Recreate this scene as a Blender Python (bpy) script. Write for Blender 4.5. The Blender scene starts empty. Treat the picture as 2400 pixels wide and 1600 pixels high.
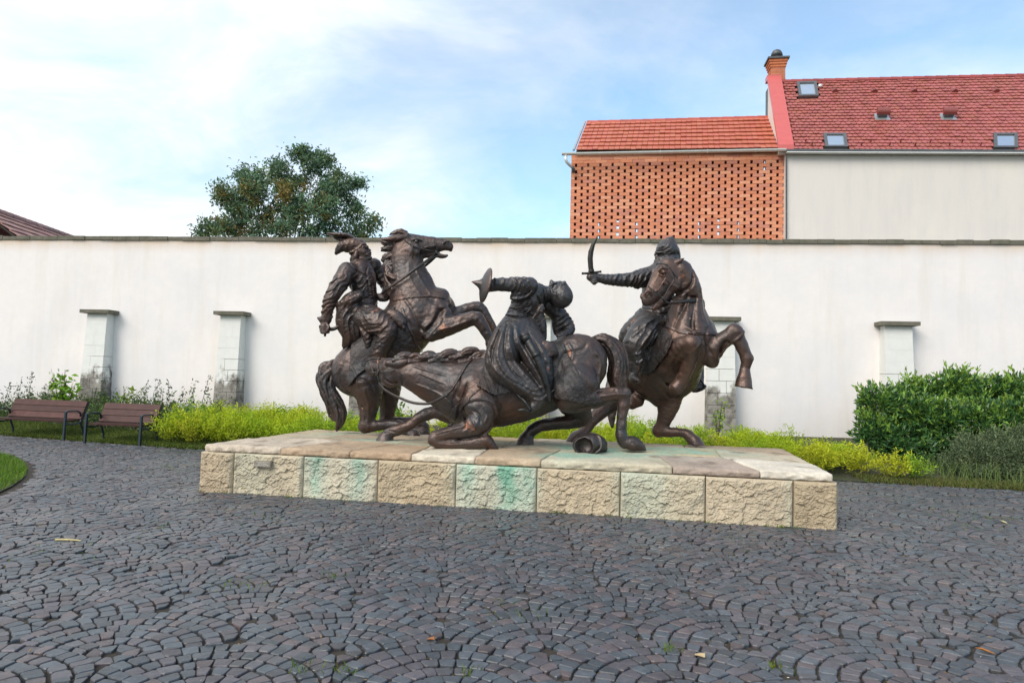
import bpy, bmesh, math, random
import numpy as np
from mathutils import Vector, Matrix
random.seed(7); rng = np.random.default_rng(7)
SC = bpy.context.scene
COL = SC.collection
R = math.radians

# ------------------------------------------------------------------ camera
F_PX, PITCH, ROLL = 1681.2, .0503, .0248          # focal length in px of a 2400 px wide picture
fw = np.array([0, math.cos(PITCH), math.sin(PITCH)]); _r = np.array([1., 0, 0]); _u = np.cross(_r, fw)
r2 = math.cos(ROLL)*_r + math.sin(ROLL)*_u
u2 = -math.sin(ROLL)*_r + math.cos(ROLL)*_u
EYE = np.array([0, 0, 1.6])
cam = bpy.data.cameras.new('camera'); camo = bpy.data.objects.new('camera', cam); COL.objects.link(camo)
cam.sensor_width = 36; cam.lens = 36*F_PX/2400; cam.clip_start = .1; cam.clip_end = 2000
m = Matrix.Identity(4)
for i in range(3):
    m[i][0] = r2[i]; m[i][1] = u2[i]; m[i][2] = -fw[i]; m[i][3] = EYE[i]
camo.matrix_world = m
SC.camera = camo
SC.view_settings.view_transform = 'Standard'; SC.view_settings.look = 'None'
SC.view_settings.exposure = 0.62; SC.view_settings.gamma = 1; SC.view_settings.use_curve_mapping = False

# ------------------------------------------------------------------ sky and sun
SUN_EL, SUN_AZ = R(40), R(222)                     # azimuth clockwise from +Y: sun behind the camera, to the left
W = bpy.data.worlds.new('World'); SC.world = W; W.use_nodes = True
nt = W.node_tree; nt.nodes.clear()
def N(t, k, **kw):
    n = t.nodes.new(k)
    for a, v in kw.items(): setattr(n, a, v)
    return n
def mth(t, op, a, b=None, c=None, clamp=False):
    n = N(t, 'ShaderNodeMath', operation=op, use_clamp=clamp)
    for i, v in enumerate((a, b, c)):
        if v is None: continue
        if isinstance(v, (int, float)): n.inputs[i].default_value = v
        else: t.links.new(v, n.inputs[i])
    return n.outputs[0]
def mixc(t, f, a, b, bt='MIX'):
    n = N(t, 'ShaderNodeMix', data_type='RGBA', blend_type=bt)
    for i, v in ((0, f), (6, a), (7, b)):
        if isinstance(v, (int, float)): n.inputs[i].default_value = v
        elif isinstance(v, tuple): n.inputs[i].default_value = (*v[:3], 1)
        else: t.links.new(v, n.inputs[i])
    return n.outputs[2]
def ramp(t, x, stops):
    n = N(t, 'ShaderNodeValToRGB'); e = n.color_ramp.elements
    while len(e) < len(stops): e.new(.5)
    for el, (p, c) in zip(e, stops):
        el.position = p; el.color = (c, c, c, 1) if isinstance(c, (int, float)) else (*c, 1)
    t.links.new(x, n.inputs[0]); return n.outputs[0]
def noise(t, vec, scale, detail=4, rough=.55, dist=0.):
    n = N(t, 'ShaderNodeTexNoise'); n.inputs['Scale'].default_value = scale; n.inputs['Detail'].default_value = detail
    n.inputs['Roughness'].default_value = rough; n.inputs['Distortion'].default_value = dist
    if vec is not None: t.links.new(vec, n.inputs['Vector'])
    return n.outputs['Fac']
sky = N(nt, 'ShaderNodeTexSky', sky_type='NISHITA', sun_disc=False)
sky.sun_elevation = SUN_EL; sky.sun_rotation = SUN_AZ; sky.air_density = 1.0; sky.dust_density = .3; sky.ozone_density = 2.5
bg1 = N(nt, 'ShaderNodeBackground'); bg1.inputs[1].default_value = .15
nt.links.new(mixc(nt, 1., sky.outputs[0], (.84, 1.06, 1.06), 'MULTIPLY'), bg1.inputs[0])
tc = N(nt, 'ShaderNodeTexCoord')
rt = N(nt, 'ShaderNodeVectorRotate', rotation_type='Z_AXIS'); rt.inputs['Angle'].default_value = R(-16); nt.links.new(tc.outputs['Generated'], rt.inputs['Vector'])
sx = N(nt, 'ShaderNodeSeparateXYZ'); nt.links.new(rt.outputs[0], sx.inputs[0])
den = mth(nt, 'ADD', mth(nt, 'MAXIMUM', sx.outputs[2], 0.), .28)
cx = N(nt, 'ShaderNodeCombineXYZ')
nt.links.new(mth(nt, 'DIVIDE', sx.outputs[0], den), cx.inputs[0])
nt.links.new(mth(nt, 'DIVIDE', sx.outputs[1], den), cx.inputs[1]); cx.inputs[2].default_value = 6.1
big = noise(nt, cx.outputs[0], 1.15, 6, .55, .35)
# the cloud bank thickens to the west (-x) and thins to the east, all the way round the sky
bank = mth(nt, 'MULTIPLY', sx.outputs[0], -.27)
cov = mth(nt, 'ADD', big, bank)
cov = mth(nt, 'ADD', cov, mth(nt, 'MULTIPLY', mth(nt, 'POWER', mth(nt, 'SUBTRACT', 1., mth(nt, 'ABSOLUTE', sx.outputs[2])), 8.), .06))
mask = ramp(nt, cov, [(.30, .22), (.42, .46), (.52, .84), (.64, 1.)])
fine = ramp(nt, noise(nt, cx.outputs[0], 2.1, 7, .62, .6), [(.28, 0.), (.58, 1.)])
ccol = mixc(nt, fine, (.60, .80, .93), (.99, 1.0, 1.0))
bg2 = N(nt, 'ShaderNodeBackground'); bg2.inputs[1].default_value = .78; nt.links.new(ccol, bg2.inputs[0])
veil = mth(nt, 'MAXIMUM', mask, .20)
ms = N(nt, 'ShaderNodeMixShader'); nt.links.new(veil, ms.inputs[0]); nt.links.new(bg1.outputs[0], ms.inputs[1]); nt.links.new(bg2.outputs[0], ms.inputs[2])
wo = N(nt, 'ShaderNodeOutputWorld'); nt.links.new(ms.outputs[0], wo.inputs[0])

sl = bpy.data.lights.new('sun', 'SUN'); sl.energy = 1.9; sl.angle = R(36); sl.color = (1, .93, .84)
so = bpy.data.objects.new('sun', sl); COL.objects.link(so)
sd = Vector((math.sin(SUN_AZ)*math.cos(SUN_EL), math.cos(SUN_AZ)*math.cos(SUN_EL), math.sin(SUN_EL)))
so.rotation_euler = sd.to_track_quat('Z', 'Y').to_euler()

# ------------------------------------------------------------------ helpers
def ray(x, y): return fw + (x-1200)/F_PX*r2 - (y-800)/F_PX*u2
def at(x, y, Y):
    d = ray(x, y); return EYE + d*(Y/d[1])
def gnd(x, y, z=0.):
    d = ray(x, y); return EYE + d*((z-1.6)/d[2])

def tag(o, label=None, cat=None, group=None, kind=None):
    for k, v in (('label', label), ('category', cat), ('group', group), ('kind', kind)):
        if v: o[k] = v
    return o
def thing(name, label, cat, loc=(0, 0, 0), group=None, rz=0.):
    o = bpy.data.objects.new(name, None); COL.objects.link(o); o.location = Vector(loc); o.rotation_euler = (0, 0, rz)
    o.empty_display_size = .1
    return tag(o, label, cat, group)
def put(me, name, parent=None, world=True):
    o = bpy.data.objects.new(name, me); COL.objects.link(o)
    if parent is not None:
        o.parent = parent
        if world:                                    # mesh is in world coordinates: undo the parent's own transform
            o.matrix_parent_inverse = pmat(parent).inverted()
    return o
def pmat(o):
    mm = o.matrix_basis.copy()
    if o.parent is not None: mm = pmat(o.parent) @ o.matrix_parent_inverse @ mm
    return mm
def mk(name, V, Fs, mat, parent=None, col=None, smooth=False, world=True, fcol=None):
    """V (n,3); Fs: list of int arrays, each (k, sides); col per vertex (n,3) or fcol per face (k,3)."""
    me = bpy.data.meshes.new(name)
    V = np.asarray(V, np.float32)
    if not isinstance(Fs, list): Fs = [Fs]
    Fs = [np.asarray(f, np.int32) for f in Fs if len(f)]
    me.vertices.add(len(V)); me.vertices.foreach_set('co', V.ravel())
    loops = np.concatenate([f.ravel() for f in Fs])
    tot = np.concatenate([np.full(len(f), f.shape[1], np.int32) for f in Fs])
    start = np.concatenate([[0], np.cumsum(tot)[:-1]]).astype(np.int32)
    me.loops.add(len(loops)); me.loops.foreach_set('vertex_index', loops)
    me.polygons.add(len(tot)); me.polygons.foreach_set('loop_start', start)
    me.polygons.foreach_set('use_smooth', np.full(len(tot), bool(smooth)))
    if fcol is not None:
        a = me.color_attributes.new('col', 'FLOAT_COLOR', 'CORNER')
        c = np.repeat(np.concatenate([np.asarray(fcol, np.float32), np.ones((len(fcol), 1), np.float32)], 1), tot, 0)
        a.data.foreach_set('color', c.ravel())
    if col is not None:
        a = me.color_attributes.new('col', 'FLOAT_COLOR', 'POINT')
        c = np.concatenate([np.asarray(col, np.float32), np.ones((len(V), 1), np.float32)], 1)
        a.data.foreach_set('color', c.ravel())
    me.update(calc_edges=True); me.validate()
    if mat is not None: me.materials.append(mat)
    return put(me, name, parent, world)

class MB:
    """collects boxes, bars, tubes and sheets into one mesh"""
    def __init__(s): s.v = []; s.f = {}; s.n = 0; s.c = []
    def add(s, V, fs, c=None):
        V = np.asarray(V, float)
        for f in fs: s.f.setdefault(len(f), []).append([i+s.n for i in f])
        s.v.append(V); s.n += len(V); s.c.append(np.tile(c if c is not None else (1, 1, 1), (len(V), 1)))
        return s
    def hexa(s, P, c=None):                          # 8 corners: bottom 4 then top 4, counter-clockwise from above
        return s.add(P, [(3, 2, 1, 0), (4, 5, 6, 7), (0, 1, 5, 4), (1, 2, 6, 5), (2, 3, 7, 6), (3, 0, 4, 7)], c)
    def box(s, lo, hi, c=None):
        (a, b, d), (e, f, g) = lo, hi
        return s.hexa([(a, b, d), (e, b, d), (e, f, d), (a, f, d), (a, b, g), (e, b, g), (e, f, g), (a, f, g)], c)
    def bar(s, p, q, w, h, up=(0, 0, 1), c=None):     # box beam from p to q
        p, q = np.array(p, float), np.array(q, float); d = q-p; d /= np.linalg.norm(d)
        x = np.cross(d, up); x /= np.linalg.norm(x)+1e-9; z = np.cross(x, d)
        P = [a + x*sx_*w/2 + z*sz*h/2 for sz in (-1, 1) for a, sx_ in ((p, -1), (q, -1), (q, 1), (p, 1))]
        return s.add(P, [(0, 1, 2, 3), (7, 6, 5, 4), (4, 5, 1, 0), (5, 6, 2, 1), (6, 7, 3, 2), (7, 4, 0, 3)], c)
    def tube(s, pts, r, n=8, c=None, flat=1., cap=True):
        pts = [np.array(p, float) for p in pts]; rs = r if isinstance(r, (list, tuple)) else [r]*len(pts)
        V = []; ref = np.array([0, 0, 1.])
        for i, p in enumerate(pts):
            d = pts[min(i+1, len(pts)-1)]-pts[max(i-1, 0)]; d = d/(np.linalg.norm(d)+1e-9)
            if abs(d @ ref) > .95: x = np.cross(d, (0, 1., 0))
            else: x = np.cross(d, ref)
            x /= np.linalg.norm(x)+1e-9; z = np.cross(x, d)
            for k in range(n):
                a = 2*math.pi*k/n; V.append(p + rs[i]*(x*math.cos(a)*flat + z*math.sin(a)))
        fs = []
        for i in range(len(pts)-1):
            for k in range(n):
                a, b = i*n+k, i*n+(k+1) % n; fs.append((a, b, b+n, a+n))
        if cap: fs.append(tuple(range(n))[::-1]); fs.append(tuple((len(pts)-1)*n+k for k in range(n)))
        return s.add(V, fs, c)
    def lathe(s, prof, org, ax, n=16, c=None, squash=1.):
        ax = np.array(ax, float); ax /= np.linalg.norm(ax); x = np.cross(ax, (0, 0, 1.) if abs(ax[2]) < .9 else (0, 1., 0)); x /= np.linalg.norm(x); y = np.cross(ax, x)
        V = []; fs = []
        for r, h in prof:
            for k in range(n):
                a = 2*math.pi*k/n; V.append(np.array(org)+ax*h+r*(x*math.cos(a)+y*math.sin(a)*squash))
        for i in range(len(prof)-1):
            for k in range(n):
                a, b = i*n+k, i*n+(k+1) % n; fs.append((a, b, b+n, a+n))
        return s.add(V, fs, c)
    def build(s, name, mat, parent=None, smooth=False, col=False):
        return mk(name, np.concatenate(s.v), [np.array(f) for f in s.f.values()], mat, parent, smooth=smooth,
                  col=np.concatenate(s.c) if col else None)

def vnoise(P, scale, seed=0, octs=1, gain=.5):
    """tiling-free value noise on points (n,3) or (n,2), about -1..1"""
    P = np.asarray(P, float)
    if P.shape[-1] == 2: P = np.concatenate([P, np.zeros(P.shape[:-1]+(1,))], -1)
    out = 0; amp = 1.; tot = 0
    for o in range(octs):
        Q = P*scale*2**o + seed*17.31 + o*5.7
        I = np.floor(Q).astype(np.int64); f = Q-I; f = f*f*(3-2*f); acc = 0
        for dx in (0, 1):
            for dy in (0, 1):
                for dz in (0, 1):
                    h = (I[..., 0]+dx)*374761393 + (I[..., 1]+dy)*668265263 + (I[..., 2]+dz)*2147483647 + seed*97
                    h = (h ^ (h >> 13))*1274126177; h = (h ^ (h >> 16)) & 0xffff
                    w = (f[..., 0] if dx else 1-f[..., 0])*(f[..., 1] if dy else 1-f[..., 1])*(f[..., 2] if dz else 1-f[..., 2])
                    acc = acc + w*(h/32767.5-1)
        out = out+amp*acc; tot += amp; amp *= gain
    return out/tot

# ------------------------------------------------------------------ materials
def mat(name, base=(.5, .5, .5), rough=.8, metal=0., spec=.5, attr=False, vary=.15, vscale=6., bump=.0, bscale=40., fn=None, coords='Object', sheen=0., trans=0.):
    M = bpy.data.materials.new(name); M.use_nodes = True; t = M.node_tree; t.nodes.clear()
    out = N(t, 'ShaderNodeOutputMaterial'); b = N(t, 'ShaderNodeBsdfPrincipled'); t.links.new(b.outputs[0], out.inputs[0])
    b.inputs['Roughness'].default_value = rough; b.inputs['Metallic'].default_value = metal; b.inputs['Specular IOR Level'].default_value = spec
    tcn = N(t, 'ShaderNodeTexCoord'); vec = tcn.outputs[coords]
    if attr:
        a = N(t, 'ShaderNodeAttribute'); a.attribute_name = 'col'; c = a.outputs['Color']
        if attr == 'mul': c = mixc(t, 1., c, base, 'MULTIPLY')
    else: 
        r_ = N(t, 'ShaderNodeRGB'); r_.outputs[0].default_value = (*base, 1); c = r_.outputs[0]
    if vary:
        n1 = noise(t, vec, vscale, 5, .6)
        c = mixc(t, 1., c, ramp(t, n1, [(.3, 1-vary), (.7, 1+vary)]), 'MULTIPLY')
    h = None
    if bump:
        h = noise(t, vec, bscale, 5, .6)
        bn = N(t, 'ShaderNodeBump'); bn.inputs['Strength'].default_value = 1.; bn.inputs['Distance'].default_value = bump
        t.links.new(h, bn.inputs['Height']); t.links.new(bn.outputs[0], b.inputs['Normal'])
    if fn: c = fn(t, b, vec, c, h) or c
    t.links.new(c, b.inputs['Base Color'])
    if trans:                                        # thin leaves let light through
        tr = N(t, 'ShaderNodeBsdfTranslucent'); t.links.new(c, tr.inputs[0])
        mx = N(t, 'ShaderNodeMixShader'); mx.inputs[0].default_value = trans
        t.links.new(b.outputs[0], mx.inputs[1]); t.links.new(tr.outputs[0], mx.inputs[2]); t.links.new(mx.outputs[0], out.inputs[0])
    return M
# ================================================================== THE SETTING
def wallY(X): return 18.2 - .1042*X
BASE_Z, TOP_Z = .376, 5.17
def edgeY(X):                                        # far edge of the paving
    return np.interp(X, [-30, -11.6, -9.9, -7.5, -6.2, 5.5, 8.2, 30], [21.5, 16.45, 15.8, 14.95, 14.5, 12.25, 11.55, 6.])
LAWN_C, LAWN_R = np.array([-14., 6.5]), 8.05

def dirt(t, b, vec, c, h):
    n = noise(t, vec, 1.3, 6, .65); return mixc(t, ramp(t, n, [(.42, 0.), (.6, 1.)]), c, (.045, .055, .02))
M_EARTH = mat('earth', (.06, .05, .035), .95, vary=.3, bump=.03, bscale=25, fn=dirt)
M_JOINT = mat('joint_sand', (.045, .036, .027), .95, vary=.35, vscale=9, bump=.006, bscale=160)
tag(mk('ground', [(-400, -400, -.06), (400, -400, -.06), (400, 900, -.06), (-400, 900, -.06)], [[(0, 1, 2, 3)]], M_EARTH), kind='structure')
# paving bed
xs = np.linspace(-16, 14, 61); V = []; Fq = []
for x in xs: V += [(x, .3, -.012), (x, edgeY(x), -.012)]
for i in range(60): Fq.append((2*i, 2*i+2, 2*i+3, 2*i+1))
pavement = tag(mk('pavement', V, [Fq], M_JOINT), kind='structure')
# planting bed rising from the paving to the wall
V = []; Fq = []; K = 9
for x in xs:
    a, b = edgeY(x), wallY(x)+.3
    for k in range(K):
        f = k/(K-1); V.append((x, a+(b-a)*f, .004 + BASE_Z*(f**1.2) + (.02*vnoise(np.array([[x, f*4, 0]]), 1.1)[0] if 0 < k else 0)))
for i in range(60):
    for k in range(K-1): j = i*K+k; Fq.append((j, j+K, j+K+1, j+1))
tag(mk('planting_bed', V, [Fq], M_EARTH, smooth=True), kind='structure')

# ------------------------------------------------------------------ setts laid in segmental arches
def sett_fn(t, b, vec, c, h):
    n = noise(t, vec, 18, 4, .6)
    c = mixc(t, 1., c, ramp(t, n, [(.3, .75), (.7, 1.22)]), 'MULTIPLY')
    rr = noise(t, vec, 1.1, 4, .6)
    t.links.new(ramp(t, rr, [(.35, .30), (.65, .52)]), b.inputs['Roughness'])
    return c
M_SETT = mat('sett_stone', rough=.45, spec=.5, attr=True, vary=0, bump=.0035, bscale=70, fn=sett_fn)
PS, SR, HL, RW = .110, .71, .62, .57                                   # size of a sett, radius of a scallop of setts
pl_o = np.array([-4.0943, 9.5624]); pl_a = -.1946
pl_d = np.array([math.cos(pl_a), math.sin(pl_a)]); pl_n = np.array([-math.sin(pl_a), math.cos(pl_a)])
PL_W, PL_D = 7.905, 3.21
def pl_st(P): q = np.asarray(P)[..., :2]-pl_o; return q @ pl_d, q @ pl_n
def pw(s, t_, z=0.): p = pl_o+s*pl_d+t_*pl_n; return np.array([p[0], p[1], z])
DA = R(95); Dv = np.array([math.cos(DA), math.sin(DA)]); Lv = np.array([math.sin(DA), -math.cos(DA)]); C00 = np.array([-2.21, 4.10])
quads = []
for i in range(-40, 41):
    for j in range(-40, 41):
        if (i+j) % 2: continue
        C = C00+Lv*HL*i+Dv*RW*j+rng.normal(0, .012, 2)
        if not (1.0 < C[1] < 19 and abs(C[0]) < .75*C[1]+3): continue
        backs = [C00+Lv*HL*(i+p)+Dv*RW*(j+q) for p, q in ((-1, -1), (1, -1), (0, -2))]
        ph = rng.uniform(0, 6.28)
        for k in range(8):
            r1, r0 = SR-k*PS, max(SR-(k+1)*PS, .0)
            if r1 < .05: break
            if r0 == 0:
                a0 = ph; quads.append(np.array([C+r1*.98*np.array([math.cos(a0+t), math.sin(a0+t)]) for t in (0, 1.57, 3.14, 4.71)])); break
            n = max(3, int(round(2*math.pi*(r1+r0)/2/.090))); an = ph+k*1.7+(np.arange(n+1)+np.concatenate([[0], rng.normal(0, .07, n-1), [0]]))*2*math.pi/n
            dr = rng.normal(0, .004, 4)
            for t0, t1 in zip(an[:-1], an[1:]):
                q = np.array([C+(rr)*np.array([math.cos(t), math.sin(t)]) for rr, t in ((r0, t0), (r1+.012*(k == 0), t0), (r1+.012*(k == 0), t1), (r0, t1))])
                e = q-C
                if (e @ Dv < -.02).all() and np.hypot(*(q.mean(0)-C)) > SR*.98: continue
                full = .5*abs(np.cross(q[2]-q[0], q[3]-q[1]))
                q_in = q.copy()
                if abs((q.mean(0)-C) @ Lv) > HL+.01: continue
                for Bc in backs:                     # the scallops in front of it cut into its tail
                    dd = q-Bc; L_ = np.hypot(dd[:, 0], dd[:, 1]); ins_ = L_ < SR
                    q[ins_] = Bc+dd[ins_]/L_[ins_, None]*SR
                la = (q-C) @ Lv; q = q+(np.clip(la, -HL, HL)-la)[:, None]*Lv
                if np.abs(q-q_in).max() > .085: continue
                if .5*abs(np.cross(q[2]-q[0], q[3]-q[1])) < max(full*.22, .0016): continue
                if (q.mean(0)-C) @ Dv < -.5: continue
                quads.append(q)
Q = np.array(quads)
# a slow wander so that the rows do not run dead straight
wob = np.stack([vnoise(Q.reshape(-1, 2), .35, 3), vnoise(Q.reshape(-1, 2), .35, 4)], -1).reshape(Q.shape)*.05
Q = Q + wob
c = Q.mean(1)
s_, t_ = pl_st(c)
keep = (c[:, 1] < edgeY(c[:, 0])-.07) & (c[:, 1] > 2.4) & (np.abs(c[:, 0]) < .74*c[:, 1]+1.6)
keep &= np.hypot(*(c-LAWN_C).T) > LAWN_R+.12
keep &= ~((s_ > .1) & (s_ < PL_W-.1) & (t_ > .1) & (t_ < PL_D-.1))
Q = Q[keep]; c = c[keep]
order = np.argsort(np.hypot(c[:, 0], c[:, 1]) + 100*((np.abs(c[:, 0]) > .70*c[:, 1]-.1) | (c[:, 1] < 3.62)))
Q = Q[order]; c = c[order]
nS = len(Q)
tone = np.array([(.053, .060, .071), (.063, .057, .066), (.073, .059, .062), (.049, .058, .068), (.060, .060, .067)])
scol = tone[rng.choice(5, nS, p=[.32, .24, .12, .18, .14])]*rng.uniform(.95, 1.75, (nS, 1))
def sett_geo(Qb, near):
    """rounded, slightly domed stones: 8-cornered outline, top ring + shoulder ring + foot ring"""
    n = len(Qb); cc = Qb.mean(1, keepdims=True)
    er = (Qb[:, 1]+Qb[:, 2]-Qb[:, 0]-Qb[:, 3])[:, None]; er = er/(np.linalg.norm(er, axis=-1, keepdims=True)+1e-9); rel = Qb-cc; rad_ = (rel*er).sum(-1, keepdims=True)*er
    P = cc+rad_*rng.uniform(.84, .91, (n, 1, 1))+(rel-rad_)*rng.uniform(.89, .96, (n, 1, 1)) + rng.normal(0, .0035, (n, 4, 2))
    if near:
        nxt = np.roll(P, -1, 1); prv = np.roll(P, 1, 1); f = rng.uniform(.06, .20, (n, 4, 1)); g = rng.uniform(.06, .20, (n, 4, 1))
        O = np.stack([P+(prv-P)*f, P+(nxt-P)*g], 2).reshape(n, 8, 2); m_ = 8
    else: O = P; m_ = 4
    tilt = rng.normal(0, .020, (n, 1, 2)); z0 = rng.normal(0, .0025, (n, 1))
    top = cc+(O-cc)*.92
    zt = z0+.007+((top-cc)*tilt).sum(-1); zs = z0+.001+((O-cc)*tilt).sum(-1)
    zc = z0+.0078
    V = np.concatenate([np.concatenate([cc, zc[..., None]], -1), np.concatenate([top, zt[..., None]], -1), np.concatenate([O, zs[..., None]], -1),
                        np.concatenate([O, np.full((n, m_, 1), -.03)], -1)], 1)
    k = np.arange(m_); k2 = (k+1) % m_
    tri = np.stack([np.zeros(m_, int), 1+k, 1+k2], 1); qd = np.concatenate([np.stack([1+m_+k, 1+m_+k2, 1+k2, 1+k], 1), np.stack([1+2*m_+k, 1+2*m_+k2, 1+m_+k2, 1+m_+k], 1)])
    return V, tri, qd
n1 = 300
V, tri, qd = sett_geo(Q[:n1], True)
for i in range(n1):
    mk('sett', V[i], [tri, qd], M_SETT, pavement, fcol=np.tile(scol[i], (len(tri)+len(qd), 1)))
d2 = np.hypot(c[:, 0], c[:, 1]); nearm = (np.arange(nS) >= n1) & (d2 < 8.5); farm = (np.arange(nS) >= n1) & ~nearm
Vs = []; T = []; D = []; FT = []; FD = []; off = 0
for msk, nr in ((nearm, True), (farm, False)):
    V, tri, qd = sett_geo(Q[msk], nr); n, k = V.shape[:2]
    base = off+np.arange(n)[:, None, None]*k
    T.append((base+tri).reshape(-1, 3)); D.append((base+qd).reshape(-1, 4)); FT.append(np.repeat(scol[msk], len(tri), 0)); FD.append(np.repeat(scol[msk], len(qd), 0))
    Vs.append(V.reshape(-1, 3)); off += n*k
tag(mk('sett_paving', np.concatenate(Vs), [np.concatenate(T), np.concatenate(D)], M_SETT, pavement, fcol=np.concatenate(FT+FD)), kind='stuff')

# ------------------------------------------------------------------ boundary wall with coping and buttresses
def wall_fn(t, b, vec, c, h):
    sp = N(t, 'ShaderNodeSeparateXYZ'); t.links.new(vec, sp.inputs[0])
    mp = N(t, 'ShaderNodeMapping'); mp.inputs['Scale'].default_value = (2.2, 2.2, .22); t.links.new(vec, mp.inputs[0])
    st = noise(t, mp.outputs[0], 1.0, 6, .65)
    # rust coloured runs just under the coping, grime at the foot
    up = mth(t, 'MULTIPLY', mth(t, 'SUBTRACT', sp.outputs[2], 4.62), 2.6, clamp=True)
    c = mixc(t, mth(t, 'MULTIPLY', mth(t, 'MULTIPLY', up, up), mth(t, 'MULTIPLY', st, 1.25), clamp=True), c, (.60, .42, .26))
    lo = mth(t, 'MULTIPLY', mth(t, 'SUBTRACT', 1.15, sp.outputs[2]), 1.5, clamp=True)
    c = mixc(t, mth(t, 'MULTIPLY', mth(t, 'MULTIPLY', lo, st), .55, clamp=True), c, (.36, .37, .35))
    bl = noise(t, vec, .55, 5, .6)
    c = mixc(t, ramp(t, bl, [(.42, 0.), (.70, .6)]), c, (.70, .70, .73))
    c = mixc(t, ramp(t, st, [(.50, 0.), (.75, .45)]), c, (.68, .62, .54))
    return c
M_PLASTER = mat('white_plaster', (.835, .79, .77), .9, vary=.02, bump=.003, bscale=60, fn=wall_fn)
def cop_fn(t, b, vec, c, h):
    return mixc(t, ramp(t, noise(t, vec, 7, 6, .7), [(.45, 0.), (.62, .8)]), c, (.10, .105, .065))
M_COPING = mat('weathered_coping', (.17, .155, .125), .95, vary=.3, vscale=14, bump=.008, bscale=60, fn=cop_fn)
e2 = np.array([1, -.1042]); e2 /= np.linalg.norm(e2); n2 = np.array([.1042, 1]); n2 /= np.linalg.norm(n2)
w0 = np.array([0, 18.2])
def wp(a, dpt, z): p = w0+a*e2+dpt*n2; return np.array([p[0], p[1], z])     # a along the wall, dpt behind its face
def hexw(mb, a0, a1, d0, d1, z0, z1, c=None):
    return mb.hexa([wp(a0, d0, z0), wp(a1, d0, z0), wp(a1, d1, z0), wp(a0, d1, z0), wp(a0, d0, z1), wp(a1, d0, z1), wp(a1, d1, z1), wp(a0, d1, z1)], c)
wall = thing('boundary_wall', 'long white plastered wall with dark stone coping behind the bronze group', 'wall', wp(0, .2, BASE_Z))
A0, A1 = -19., 19.
b = MB(); hexw(b, A0, A1, 0, .40, 0., TOP_Z-.115); b.build('plaster_face', M_PLASTER, wall)
a = A0; i = 0
while a < A1:
    L = .405+random.uniform(-.03, .03); b = MB(); dz = random.uniform(-.006, .006); dd = random.uniform(-.012, .012)
    hexw(b, a+.004, a+L-.004, -.045+dd, .45, TOP_Z-.113+dz, TOP_Z-.015+dz+random.uniform(-.01, .012)); b.build('coping_stone', M_COPING, wall); a += L

def butt_fn(t, b, vec, c, h):
    sp = N(t, 'ShaderNodeSeparateXYZ'); t.links.new(vec, sp.inputs[0])
    mp = N(t, 'ShaderNodeMapping'); mp.inputs['Scale'].default_value = (4.5, 4.5, 3.); t.links.new(vec, mp.inputs[0])
    n = noise(t, mp.outputs[0], 1.0, 6, .65)
    k = mth(t, 'ADD', mth(t, 'SUBTRACT', 1.60, sp.outputs[2]), mth(t, 'MULTIPLY', mth(t, 'SUBTRACT', n, .5), 1.5))
    bare = ramp(t, k, [(.05, 0.), (.32, 1.)])
    st = mixc(t, ramp(t, noise(t, vec, 5, 6, .7), [(.42, 0.), (.62, .85)]), (.30, .28, .25), (.075, .07, .06))
    return mixc(t, bare, c, st)
M_BUTT = mat('painted_block', (.72, .72, .69), .9, vary=.04, vscale=5, bump=.004, bscale=50, fn=butt_fn)
def buttress(px, topy, label, wfront=.56):
    P = at(px, 850, 18.); a = (P[:2]-w0) @ e2
    for _ in range(4):
        P = at(px, 850, wallY(w0[0]+a*e2[0])-.3); a = (P[:2]-w0) @ e2
    ztop = at(px, topy, P[1])[2]
    root = thing('buttress', label, 'buttress', wp(a, -.2, BASE_Z), 'stepped buttresses along the white wall')
    z = .2; row = 0; H = ztop-.105
    nrow = int((H-z)/.275); hh = (H-z)/nrow
    def depth(z): return .30+.17*(1-(z-BASE_Z)/(H-BASE_Z))
    def half(z): return wfront/2+.025*(1-(z-BASE_Z)/(H-BASE_Z))
    for r_ in range(nrow):
        z0, z1 = z+r_*hh, z+(r_+1)*hh-(.009 if z+r_*hh < 1.75 else .0014)
        sp = [-1, random.uniform(-.3, -.05) if r_ % 2 else random.uniform(.05, .35), 1]
        for k in range(2):
            b = MB(); q = random.uniform(0, .007); P8 = []
            for zz in (z0, z1):
                h0 = half(zz); d0 = depth(zz)+q
                f0, f1 = sp[k]*h0+((.005 if z0 < 1.75 else .0009) if k else 0), sp[k+1]*h0-((.005 if z0 < 1.75 else .0009) if k == 0 else 0)
                P8 += [wp(a+f0, -d0, zz), wp(a+f1, -d0, zz), wp(a+f1, .01, zz), wp(a+f0, .01, zz)]
            b.hexa(P8).build('block', M_BUTT, root)
    b = MB(); hexw(b, a-half(H)-.13, a+half(H)+.13, -depth(H)-.14, -.002, H+.002, ztop-.01, None); b.build('cap_stone', M_COPING, root)
buttress(222, 725, 'leftmost white buttress, standing behind the left bench')
buttress(536, 729, 'white buttress with bare grey foot just right of the two benches')
buttress(852, 733, 'buttress mostly hidden behind the rearing horse on the left')
buttress(1262, 737, 'buttress almost wholly hidden behind the fallen horse')
buttress(1690, 742, 'buttress with black stained foot behind the raised foreleg of the right horse', .62)
buttress(2106, 753, 'rightmost buttress, rising out of the dark green laurel', .62)

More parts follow.
